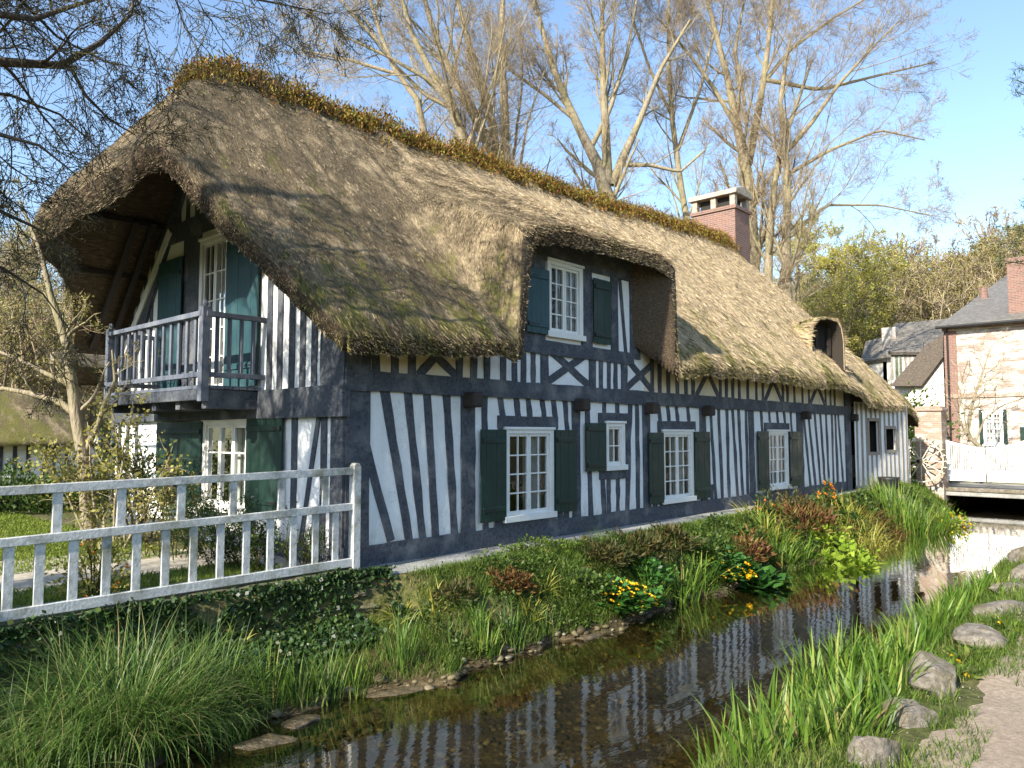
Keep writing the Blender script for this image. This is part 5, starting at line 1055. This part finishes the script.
# white gate: two leaves with a dipping top
gx_ = 25.9; ga = yX(946, 460, gx_); gt0 = float(atX(946, 440, gx_)[2]); gbz_ = float(atX(960, 481, gx_)[2]); gm = float(atX(985, 446, gx_)[2]); wv = (ga - yX(1028, 460, gx_)) / 2
for k in range(2):
    ya = ga - k * wv - .02; yb = ga - (k + 1) * wv + .02
    rt = thing('gate_leaf', (gx_, ya if k == 0 else yb, dz), ['white board gate leaf next to the brick pillar', 'white board gate leaf at the right picture edge'][k], 'gate', 'white gate on the bridge')
    top = lambda t: gm - .06 + (gt0 + .06 - gm) * ((1 - t) ** 1.5 if k == 0 else t ** 1.5)
    n = 17; m = MB(k)
    for i in range(n):
        t0, t1 = i / n, (i + 1) / n; a = ya + (yb - ya) * (t0 + .10 / n); b = ya + (yb - ya) * (t1 - .35 / n); zt_ = top((t0 + t1) / 2); m.box(gx_, gx_ + .03, min(a, b), max(a, b), gbz_ + .4, zt_ - .08)
    m.build('slats', M['whitewood'], rt); m = MB(k + 5); m.box(gx_ - .01, gx_ + .05, yb, ya, gbz_, gbz_ + .42); m.build('lower_panel', M['whitewood'], rt, .01); m = MB()
    N_ = 14
    for i in range(N_):
        a = ya + (yb - ya) * i / N_; b = ya + (yb - ya) * (i + 1) / N_; za, zb_ = top(i / N_), top((i + 1) / N_); m.prism([(gx_ - .02, a, za - .12), (gx_ - .02, b, zb_ - .12), (gx_ - .02, b, zb_), (gx_ - .02, a, za)], (.07, 0, 0))
    m.build('top_rail', M['whitewood'], rt)
    m = MB(); m.box(gx_ - .03, gx_ + .06, ya - .1, ya, gbz_, top(0)); m.build('stile', M['whitewood'], rt, .01); m = MB(); m.box(gx_ - .03, gx_ + .06, yb, yb + .1, gbz_, top(1)); m.build('stile', M['whitewood'], rt, .01)
# mill house
HX = 31.0; hz0 = float(atX(947, 328, HX)[2]); hy = yX(947, 400, HX); mh = thing('mill_house', (HX + 3, hy - 5, 0), 'pale washed brick house with slate roof behind the white gate', 'house')
hw = [(yX(1003, 430, HX), yX(984, 430, HX), float(atX(990, 444, HX)[2]) - .05, float(atX(990, 412, HX)[2]))]; TH = lambda u, z, n: (HX - n, u, z)
m = MB(); holes_sheet(m, TH, hy - 12, hy, -.4, hz0, hw, .25); rp = atY(1010, 277, hy); m.add([(HX, hy, -.4), (2 * float(rp[0]) - HX, hy, -.4), (2 * float(rp[0]) - HX, hy, hz0), (float(rp[0]), hy, float(rp[2])), (HX, hy, hz0)], [(0, 1, 2, 3, 4)]); m.add([(HX + 6, hy - 12, -.4), (HX + 6, hy, -.4), (HX + 6, hy, hz0), (HX + 6, hy - 12, hz0)], [(0, 1, 2, 3)]); m.add([(HX, hy - 12, -.4), (HX + 6, hy - 12, -.4), (HX + 6, hy - 12, hz0), (HX, hy - 12, hz0)], [(0, 1, 2, 3)])
m.build('wall', M['brick_pale'], mh); m = MB(); m.box(HX - .03, HX, hy - .45, hy + .03, -.3, hz0 - .1); m.build('quoin', M['brick'], mh)

m = MB(); m.box(HX - .14, HX + .01, hy - 12.1, hy + .08, hz0 - .16, hz0 - .02); m.box(HX - .07, HX - .01, hy - 12, hy + .02, float(atX(960, 398, HX)[2]), float(atX(960, 394, HX)[2])); m.build('cornice', M['brick_pillar'], mh, .01)
rp = atY(1010, 277, hy); HR = float(rp[0]) - HX; rz1 = float(rp[2]); m = MB(); m.prism([(HX - .35, hy + .15, hz0 - .05), (HX + HR, hy + .15, rz1), (HX + 2 * HR, hy + .15, hz0 - .05), (HX + 2 * HR, hy + .15, hz0 + .1), (HX + HR, hy + .15, rz1 + .16), (HX - .35, hy + .15, hz0 + .10)], (0, -12.4, 0)); m.build('roof', M['slate'], mh)
m = MB(); m.tube([(HX - .42, hy + .25, hz0), (HX - .42, hy - 12, hz0)], .07, 8); m.tube([(HX - .12, hy - .12, hz0), (HX - .12, hy - .12, -.2)], .04, 8); m.build('gutter', M['iron'], mh)
m = MB(); cya, cyb = yX(1008, 300, HX + 1.2), yX(1040, 300, HX + 1.2); m.box(HX + 1.2, HX + 2.2, cyb, cya, hz0, float(atX(1015, 262, HX + 1.2)[2])); zc_ = float(atX(1015, 262, HX + 1.2)[2]); m.box(HX + 1.14, HX + 2.26, cyb - .06, cya + .06, zc_, zc_ + .2); m.build('chimney', M['brick'], mh, .01)
m = MB(); pp_ = atY(984, 296, hy - .3); m.tube([tuple(pp_ - [0, 0, .5]), tuple(pp_ + [0, 0, .42])], [.2, .16], 10); m.build('chimney_pot', M['orange'] if 0 else M['brick'], mh)
fo = window(TH, None, hw[0][0], hw[0][1], hw[0][2], hw[0][3], 4, 2, 2, (0, 1), mh)
for a, b in ((hw[0][0] - .16, hw[0][0] - .02), (hw[0][1] + .02, hw[0][1] + .16)): m = MB(); m.box(HX - .06, HX - .01, a, b, hw[0][2], hw[0][3] + .1); m.build('shutter', M['green'], mh)
m = MB(); ys_ = yX(1021, 450, HX); m.box(HX - .05, HX - .01, ys_ - .5, ys_, float(atX(1021, 440, HX)[2]), float(atX(1021, 427, HX)[2])); m.build('letter_box', M['green'], mh)
m = MB(); m.add([(HX + .6, hw[0][0] - .6, 0), (HX + .6, hw[0][1] + .6, 0), (HX + .6, hw[0][1] + .6, 4), (HX + .6, hw[0][0] - .6, 4)], [(0, 1, 2, 3)]); m.build('room_lining', M['room'], mh)
# trained bare tree on the mill house wall
def esp():
    D0 = 28.5
    s1 = ptree([(1012, 474, .11), (990, 455, .11), (975, 443, .10), (966, 434, .09), (972, 405, .06), (980, 380, .05), (988, 355, .03), (992, 345, .015)], D0); s2 = ptree([(968, 437, .05), (958, 418, .04), (961, 395, .03), (955, 375, .015)], D0); s3 = ptree([(975, 443, .05), (985, 418, .045), (1003, 405, .03), (1024, 398, .02)], D0)
    tree('wall_tree', 'bare crooked tree trained across the pale brick house', [s1, s2, s3], [(12, .3, 1, 50, .45, .15, .04, 6), (6, .2, 1, 45, .5, .15, .03, 4)], 440, None, 'bark', 'twig', None, minr=.010)
esp()
# house behind with slate roofs
def back_house():
    X0 = 40.0; X1 = 37.5; rt = thing('slate_roofed_house', (X0, yX(905, 430, X0), 0), 'half-timbered house with slate roofs and dormer behind the brick pillar', 'house'); A = lambda px, py, x=X0: atX(px, py, x)
    m = MB(); ya, yb = yX(946, 400, X0), yX(888, 400, X0); ez = float(A(900, 354)[2]); m.box(X0, X0 + 5, ya - 2, yb, -.3, ez); m.build('wall', M['render'], rt)
    z1 = float(atX(915, 325, X0 + 2.5)[2]); m = MB(); m.prism([(X0 - .4, yb + .2, ez - .2), (X0 + 2.5, yb + .2, z1), (X0 + 5.4, yb + .2, ez - .2), (X0 + 5.4, yb + .2, ez), (X0 + 2.5, yb + .2, z1 + .2), (X0 - .4, yb + .2, ez)], (0, ya - yb - 2.5, 0)); m.build('roof', M['slate'], rt)
    m = MB(); m.add([A(900, 403, X1), A(943, 360, X1), A(948, 480, X1), A(905, 480, X1)], [(0, 1, 2, 3)]); m.build('wing_wall', M['render'], rt)
    m = MB(); q = [A(890, 386, X1 - .3), A(921, 386, X1 - .3), A(943, 357, X1 - .3), A(943, 335, X1 - .3), A(926, 345, X1 - .3)]; m.prism(q, (3, 0, 0)); m.build('wing_roof', M['shingle'], rt)
    m = MB(); a, b = A(892, 380, X1 + .5), A(918, 352, X1 + .5); m.box(X1 + .5, X1 + 2.5, b[1], a[1], a[2] - 1.5, b[2]); do = m.build('dormer', M['plaster'], rt); m = MB()
    for i in range(6): u = a[1] + (b[1] - a[1]) * (i + .2) / 6; m.box(X1 + .46, X1 + .5, u - .06, u + .06, a[2], b[2])
    m.build('studs', M['greywood'], do); m = MB(); q = [A(888, 352, X1 + .2), A(923, 352, X1 + .2), A(923, 341, X1 + 1.2), A(891, 341, X1 + 1.2)]; m.prism(q, (.1, 0, -.15)); m.build('dormer_roof', M['slate'], do)
    m = MB(); a, b = A(895, 385, X1 + .4), A(899, 356, X1 + .4); m.box(X1 + .38, X1 + .44, b[1] - .1, a[1], a[2], b[2]); m.build('window', M['glass'], do)
    m = MB(); a, b = A(877, 360), A(890, 325); m.box(X0 + 1, X0 + 2, b[1], a[1], a[2] - 2, b[2]); m.build('chimney', M['brick_pale'], rt, .02)
    m = MB(); a, b = A(864, 400), A(890, 357); m.box(X0 + 1, X0 + 5, b[1], a[1], -.3, b[2]); m.build('side_wall', M['render'], rt); m = MB(); q = [A(860, 362, X0 + .7), A(890, 357, X0 + .7), A(884, 337, X0 + 2.5), A(866, 341, X0 + 2.5)]; m.prism(q, (.2, 0, -.2)); m.build('side_roof', M['slate'], rt)
back_house()
# water wheel beside the lean-to
def wheel():
    c = atX(921, 461, 25.2); rt = thing('waterwheel', (25.2, c[1], 0), 'pale wooden water wheel half hidden beside the brick pillar', 'water wheel'); Rw = .78; cc = np.array([25.2, c[1], float(c[2])]); m = MB()
    for off in (-.15, .15):
        pts = [cc + np.array([off, Rw * math.cos(a), Rw * math.sin(a)]) for a in np.linspace(0, 2 * PI, 33)]; m.tube(pts, .022, 6)
    m.build('rim', M['palewood'], rt, 0, True); m = MB()
    for i in range(12): a = i * PI / 6; m.beam(cc, cc + np.array([0, Rw * math.cos(a), Rw * math.sin(a)]), .03, .03, GN, 1, 0, .015)
    m.build('spokes', M['palewood'], rt); m = MB()
    for i in range(24): a = i * PI / 12; d = np.array([0, math.cos(a), math.sin(a)]); m.beam(cc + d * Rw * .94, cc + d * Rw * 1.14, .02, .15, GN, 1, 0, .15)
    m.build('paddles', M['palewood'], rt); m = MB(); m.tube([cc - [.4, 0, 0], cc + [.5, 0, 0]], .07, 8); m.build('axle', M['iron'], rt)
wheel()
# grey garden gate, dark tub and pale rubble past the lean-to
p = LB; gg = thing('plank_gate', (22.8, -.2, -.1), 'grey plank gate at the far end of the outbuilding', 'gate'); m = MB(4)
for i in range(4): m.box(22.75, 22.79, -.62 + i * .21, -.43 + i * .21, -.1, 1.55)
m.build('planks', M['greywood'], gg, .005); m = MB(); m.box(22.71, 22.75, -.62, .2, 1.2, 1.32); m.build('cross_bar', M['whitewood'], gg, .005); m = MB(); m.box(22.71, 22.75, -.62, .2, .2, .32); m.build('cross_bar', M['whitewood'], gg, .005)
x, y = onbank(896, 492); m = MB(); m.tube([(x, y + .2, -.15), (x, y + .2, .1), (x, y + .2, .28), (x, y + .2, .36)], [.24, .28, .31, .33], 14); props(m.build('water_butt', M['iron'], None, 0, True), 'low black tub at the foot of the water wheel', 'tub')
for i in range(9):
    px, py = 872 + (i % 5) * 7, 500 + (i // 5) * 5; rock(px, py, .22, .2, .16, ['pale rubble stone at the near end of the lower row under the outbuilding', 'second pale rubble stone of the row under the outbuilding wall', 'middle pale rubble stone of the row under the outbuilding wall', 'pale rubble stone of the row next to its far end', 'pale rubble stone at the far end of the row by the black tub', 'front-row rubble stone nearest the bronze leaves', 'second front-row rubble stone behind the largest iris stand', 'third front-row rubble stone behind the largest iris stand', 'front-row rubble stone closest to the bridge'][i], 360 + i, -.12, 'stone', 'rubble heap below the outbuilding', 'rubble_stone')
p = atD(897, 432, 33); bush('evergreen_shrub', (p[0], p[1], 0), 2.0, 3.0, 5200, .20, 'bushgreen', 'dark green shrub between the outbuilding and the brick pillar', 450)
p = atX(936, 440, HX - .6); bush('wall_climber', (p[0], p[1], 0), .45, 2.6, 2000, .10, 'bushgreen', 'green climber on the corner of the pale brick house', 451, None, 'climber')
# ------------------------------------------------------------------ big bare trees behind the cottage
BIG = [(12, .2, 1, 36, .42, .10, .09, 8), (10, .15, 1, 40, .5, .12, .06, 6), (8, .12, 1, 42, .52, .15, .03, 4), (5, .1, 1, 42, .58, .16, .02, 2)]
G_ = None
tree('bare_tree', 'tallest bare tree, rising right behind the brick chimney', [
    ptree([(752, 262, .46), (750, 215, .42), (747, 170, .38), (738, 130, .26), (728, 80, .21), (715, 30, .15), (700, -30, .08)], 36, (0, 0, -.3)),
    ptree([(748, 165, .26), (757, 120, .22), (765, 70, .18), (772, 10, .13), (775, -60, .06)], 36), ptree([(738, 130, .16), (715, 90, .13), (690, 55, .09), (660, 20, .05)], 36),
    ptree([(762, 85, .14), (790, 50, .10), (830, 20, .07), (880, -10, .04)], 36), ptree([(745, 105, .12), (735, 50, .10), (748, -20, .06)], 36), ptree([(766, 80, .14), (820, 90, .11), (880, 75, .07), (935, 62, .04)], 36)], BIG, 501)
tree('bare_tree', 'bare double-stemmed tree right of the tallest tree', [
    ptree([(787, 285, .27), (786, 230, .24), (788, 190, .22), (785, 150, .18), (780, 100, .13), (790, 40, .07)], 34, (0, 0, -.3)), ptree([(768, 275, .25), (770, 230, .22), (775, 180, .17), (782, 145, .15), (795, 110, .12), (812, 60, .06)], 34.6, (0, 0, -.3)),
    ptree([(788, 150, .15), (810, 125, .13), (838, 85, .10), (870, 50, .06), (900, 20, .03)], 34), ptree([(787, 175, .12), (830, 150, .09), (880, 130, .06), (925, 140, .03)], 34), ptree([(787, 240, .10), (825, 205, .08), (880, 205, .05), (930, 215, .025)], 34)], BIG, 502)
tree('bare_tree', 'bare tree forking low behind the middle of the ridge', [
    ptree([(607, 200, .44), (606, 180, .40), (590, 150, .28), (570, 110, .23), (550, 60, .17), (535, 0, .10)], 34, (0, 0, -.3)), ptree([(608, 185, .30), (606, 140, .25), (603, 80, .19), (602, 20, .12), (606, -50, .06)], 34), ptree([(612, 185, .28), (622, 160, .25), (640, 120, .17), (660, 70, .12), (690, 20, .06)], 34),
    ptree([(590, 150, .15), (610, 110, .13), (628, 50, .09), (640, -20, .05)], 34), ptree([(625, 165, .14), (650, 165, .11), (680, 172, .08), (705, 150, .05)], 34), ptree([(575, 120, .12), (545, 95, .10), (510, 70, .07), (480, 20, .04)], 34)], BIG, 503)
tree('bare_tree', 'pale many-stemmed bare tree behind the left part of the ridge', [
    ptree([(492, 150, .28), (478, 120, .26), (455, 80, .21), (435, 40, .16), (420, -20, .09)], 32, (0, 0, -.3)), ptree([(497, 150, .26), (488, 100, .22), (470, 50, .17), (455, -10, .11)], 32.5, (0, 0, -.3)), ptree([(505, 152, .26), (505, 100, .22), (500, 50, .18), (505, -30, .1)], 32, (0, 0, -.3)),
    ptree([(462, 128, .26), (450, 100, .24), (430, 70, .18), (405, 20, .13), (395, -40, .07)], 31, (0, 0, -.3)), ptree([(452, 105, .14), (430, 80, .12), (385, 55, .08), (330, 30, .04)], 31), ptree([(455, 110, .13), (425, 95, .10), (390, 60, .08), (360, 10, .05)], 31.5)], BIG, 504)
tree('bare_tree', 'slender bare tree at the far left of the ridge trees', [
    ptree([(425, 110, .2), (395, 70, .16), (375, 20, .12), (360, -40, .06)], 36, (0, 0, -.3)), ptree([(400, 75, .12), (350, 60, .09), (300, 50, .05)], 36), ptree([(385, 50, .1), (350, 10, .07), (320, -30, .04)], 36)], BIG, 505)
tree('bare_tree', 'thin bare tree filling the gap between the chimney and the low-forking tree', [
    ptree([(690, 240, .2), (680, 180, .18), (672, 120, .15), (668, 50, .1), (670, -30, .06)], 36, (0, 0, -.3)), ptree([(678, 150, .12), (700, 90, .09), (715, 30, .06)], 36), ptree([(674, 120, .11), (650, 70, .09), (630, 10, .05)], 36)], BIG, 506)
# spring trees on the slope to the right
def wood_tree(name, label, px, py_top, dep, hgt, spread, seed, leaf, stems=3, group=None, minr=.02, spec=None, twig='twig'):
    g = np.random.default_rng(seed); b = atD(px, 434, dep); z0 = float(gz(np.array(b[0]), np.array(b[1]))); hgt = max(4., float(atD(px, py_top, dep)[2]) - z0); st = []
    for i in range(stems):
        a = g.uniform(0, 2 * PI); r = spread * .35 * g.uniform(.2, 1) * (i > 0); st.append([(b[0], b[1], z0 - .2, .012 * hgt), (b[0] + r * .3 * math.cos(a), b[1] + r * .3 * math.sin(a), z0 + hgt * .4, .009 * hgt), (b[0] + r * math.cos(a), b[1] + r * math.sin(a), z0 + hgt * g.uniform(.8, .95), .003 * hgt)])
    return tree(name, label, st, spec or [(13, .25, 1, 48, .38, .12, .06, 6), (8, .2, 1, 44, .5, .14, .03, 5), (6, .2, 1, 44, .5, .15, .02, 3)], seed, group, 'bark', twig, leaf, minr=minr)
wood_tree('budding_tree', 'yellow-green budding tree just above the small thatched dormer', 842, 232, 52, 9.2, 9, 601, ('budleaf', .13, 4, 0, .6), 4)
wood_tree('budding_tree', 'olive-green budding tree behind the double-stemmed bare tree', 802, 215, 56, 10.5, 9, 602, ('budleaf', .12, 3, 0, .6), 4)
wood_tree('budding_tree', 'bright yellow-green bushy tree above the lean-to roof', 872, 262, 60, 8.2, 9, 603, ('yellowgreen', .18, 2, 0, .7), 4)
wood_tree('budding_tree', 'round golden-brown budding tree above the brick house', 988, 228, 70, 14, 12, 604, ('olive', .14, 4, 0, .6), 5, minr=.03)
wood_tree('bare_tree', 'reddish bare tree on the skyline at the right edge', 1030, 205, 78, 20, 14, 605, None, 5, minr=.035)
wood_tree('bare_tree', 'grey bare tree on the skyline left of the golden-brown tree', 915, 225, 74, 15.5, 12, 606, None, 5, minr=.035)
wood_tree('budding_tree', 'golden-green tree behind the slate roofs', 930, 262, 64, 11, 10, 607, ('budleaf', .13, 2, 0, .6), 4, minr=.03)
def far_wood():  # reads as one mass on the slope
    g = np.random.default_rng(700); parts = []; lv = []
    for i in range(120):
        if i < 85: px = g.uniform(740, 1120); dep = g.uniform(52, 105)
        else: px = g.uniform(-180, 200); dep = g.uniform(42, 90)
        d = ray(px, 434); x, y = CAM[0] + d[0] * dep, CAM[1] + d[1] * dep; z0 = float(gz(np.array(x), np.array(y))); h = g.uniform(8, 12)
        P = np.tile([x, y, z0], (3, 1)).astype(float); D = norm(np.stack([g.normal(size=3) * .2, g.normal(size=3) * .2, np.ones(3)], -1)); pts, rad = grow(P, D, np.full(3, h), np.full(3, .16), np.full(3, .03), 6, .07, .02, g); parts.append(tubes(pts, rad, 4)); L = np.full(3, h)
        for k, ratio in ((9, .42), (8, .5), (5, .5)):
            P, D, Lc, r0 = spawn(pts, rad, L, k, .15, 1, 42, ratio, g); r0 = np.maximum(r0, .03); pts, rad = grow(P, D, Lc, r0, r0 * .5, 3, .14, .05, g); L = Lc; parts.append(tubes(pts, rad, 3))
        lv.append(pts[:, 1:].reshape(-1, 3))
    V, F = cat(parts); Q = np.concatenate(lv); V2, F2 = leaves(Q + g.normal(size=Q.shape) * .2, .15, g, 0, .6)
    o = npmesh('distant_wood', V, F, M['twig']); me = o.data; props(o, 'bare and budding wood on the hillside beyond the houses', 'wood', kind='stuff')
    l = npmesh('leaves', V2, F2, M['olive'], o)
far_wood()

# pine at the right edge: only a branch tip reaches into view
def pine():
    g = np.random.default_rng(800); dep = 14.; b = atD(1130, 434, dep); x0, y0 = float(b[0]), float(b[1]); rt = thing('pine_tree', (x0, y0, 0), 'pine whose needle-covered branch tip enters at the right edge of the sky', 'tree')
    pts = np.array([[[x0, y0, z] for z in np.linspace(-.2, 11, 10)]]); V, F = tubes(pts, np.linspace(.2, .04, 10)[None], 10); npmesh('trunk', V, F, M['darkbark'], rt, True)
    tips = [atD(1019, 68, dep), atD(1017, 92, dep), atD(1016, 80, dep)]; P = []; E = []
    for i in range(70):
        z = g.uniform(5, 11); a = g.uniform(0, 2 * PI); L = (11.8 - z) * .26 + .3; P.append([x0, y0, z]); E.append([x0 + math.cos(a) * L, y0 + math.sin(a) * L, z - .1 + .3 * g.random()])
    for t in tips: P.append([x0, y0, t[2] - .2]); E.append(t)
    P = np.array(P); E = np.array(E); S = np.linspace(0, 1, 8)[None, :, None]; bp = P[:, None] * (1 - S) + E[:, None] * S; bp[:, :, 2] -= .25 * np.sin(S[:, :, 0] * PI) * .5
    V, F = tubes(bp, np.tile(np.linspace(.03, .008, 8), (len(P), 1)), 5); npmesh('branches', V, F, M['darkbark'], rt)
    Q = np.repeat(bp[:, 2:].reshape(-1, 3), 80, 0); Q = Q + g.normal(size=Q.shape) * .05; d = g.normal(size=Q.shape); V, F = leaves(Q, .13, g, 0, .06, d); npmesh('needles', V, F, M['needle'], rt)
pine()

# near tree over the left corner, trunk out of the picture
def near_tree():
    base = (-9.6, .8, 0.)
    def pl(lst, y): 
        out = []
        for q in lst: p = atY(q[0], q[1], y + (q[3] if len(q) > 3 else 0)); out.append((p[0], p[1], p[2], q[2]))
        return out
    t = [(-9.6, .8, -.2, .26), (-9.5, .7, 2.5, .22), (-9.2, .6, 5.0, .17), (-8.9, .5, 8, .10), (-8.7, .6, 11, .03)]
    L1 = [(-9.35, .65, 3.9, .12), (-7.2, .3, 5.0, .10)] + pl([(0, 62, .075), (30, 63, .068), (70, 66, .06), (90, 48, .05), (125, 30, .038), (135, 5, .02), (138, -30, .01)], .2)
    L2 = [(-9.3, .65, 4.6, .10), (-7, 0, 5.8, .08)] + pl([(0, 22, .05), (30, 20, .045), (60, 12, .035), (110, -8, .02), (170, -15, .012)], -.4)
    L3 = [(-9.4, .7, 3.2, .09), (-7.2, .6, 3.9, .06)] + pl([(-10, 205, .035), (20, 222, .025), (50, 232, .016), (75, 250, .008)], .3)
    L4 = pl([(70, 66, .035), (85, 95, .028), (110, 120, .018), (135, 135, .01)], .2)
    L5 = [(-9.2, .6, 5.2, .1), (-7, -.6, 6.8, .08)] + pl([(40, -30, .05), (120, -25, .04), (200, -12, .03), (260, 0, .02), (330, 14, .01)], -.8)
    L6 = [(-9.3, .7, 3.5, .09), (-7.6, .3, 4.2, .06)] + pl([(-20, 130, .04), (15, 135, .03), (50, 150, .018), (80, 178, .008)], -.3)
    L7 = [(-9.0, .6, 6.5, .1), (-7.4, 1.6, 8.2, .06), (-6, 2.6, 9.2, .03), (-4.8, 3.2, 9.6, .01)]; L8 = [(-9.1, .6, 5.5, .1), (-10.5, 2.5, 7.5, .06), (-11, 4.5, 8.5, .02)]
    L9 = [(-9.4, .7, 3.0, .06), (-7.2, .9, 3.3, .045)] + pl([(-20, 260, .03), (15, 272, .024), (40, 290, .016), (70, 330, .006)], .8); L10 = [(-9.2, .6, 6, .07), (-7.2, .4, 6.6, .05)] + pl([(-10, -20, .04), (25, 0, .03), (60, 40, .02), (95, 60, .012), (150, 70, .006)], .1)
    L11 = [(-9.2, .6, 4.4, .07), (-7.2, .9, 4.7, .05)] + pl([(-30, 90, .035), (10, 95, .028), (55, 110, .02), (100, 150, .012), (110, 190, .005)], .9)
    sc_ = lambda l, f=.62: [(p[0], p[1], p[2], p[3] * f) for p in l]
    L1, L2, L3, L4, L5, L6, L9, L10, L11 = [sc_(l) for l in (L1, L2, L3, L4, L5, L6, L9, L10, L11)]; L7, L8 = sc_(L7, .4), sc_(L8, .6)
    return tree('overhanging_tree', 'dark near tree whose twiggy limbs with catkins hang over the left corner', [t, L1, L2, L3, L4, L5, L6, L7, L8, L9, L10, L11], [(19, .2, 1, 50, .26, .16, -.02, 8), (10, .12, 1, 48, .5, .18, -.05, 6), (6, .1, 1, 45, .6, .2, -.10, 4)], 810, None, 'darkbark', 'catkin', ('catkin', .030, 1, 1.5, .35), minr=.004)
near_tree()
# trees standing off the left edge, upstream: their shade falls over the gable, the fence and the near water
def shade_tree(x, y, h, seed, label, nl=2, size=.14):
    st = []; g = np.random.default_rng(seed)
    for i in range(4):
        a = g.uniform(0, 2 * PI); r = h * .22 * (i > 0); st.append([(x, y, -.3, .25), (x + r * .3 * math.cos(a), y + r * .3 * math.sin(a), h * .35, .16), (x + r * math.cos(a), y + r * math.sin(a), h * .9, .03)])
    return tree('garden_birch', label, st, [(11, .25, 1, 50, .4, .12, .04, 6), (8, .2, 1, 45, .5, .14, .02, 4), (5, .2, 1, 44, .5, .15, 0, 3)], seed, None, 'bark', 'twig', ('yellowgreen', size, nl, .2, .7), minr=.010)
shade_tree(-13.5, -.6, 6.5, 821, 'leafy young tree by the water off the left side', 2, .15)
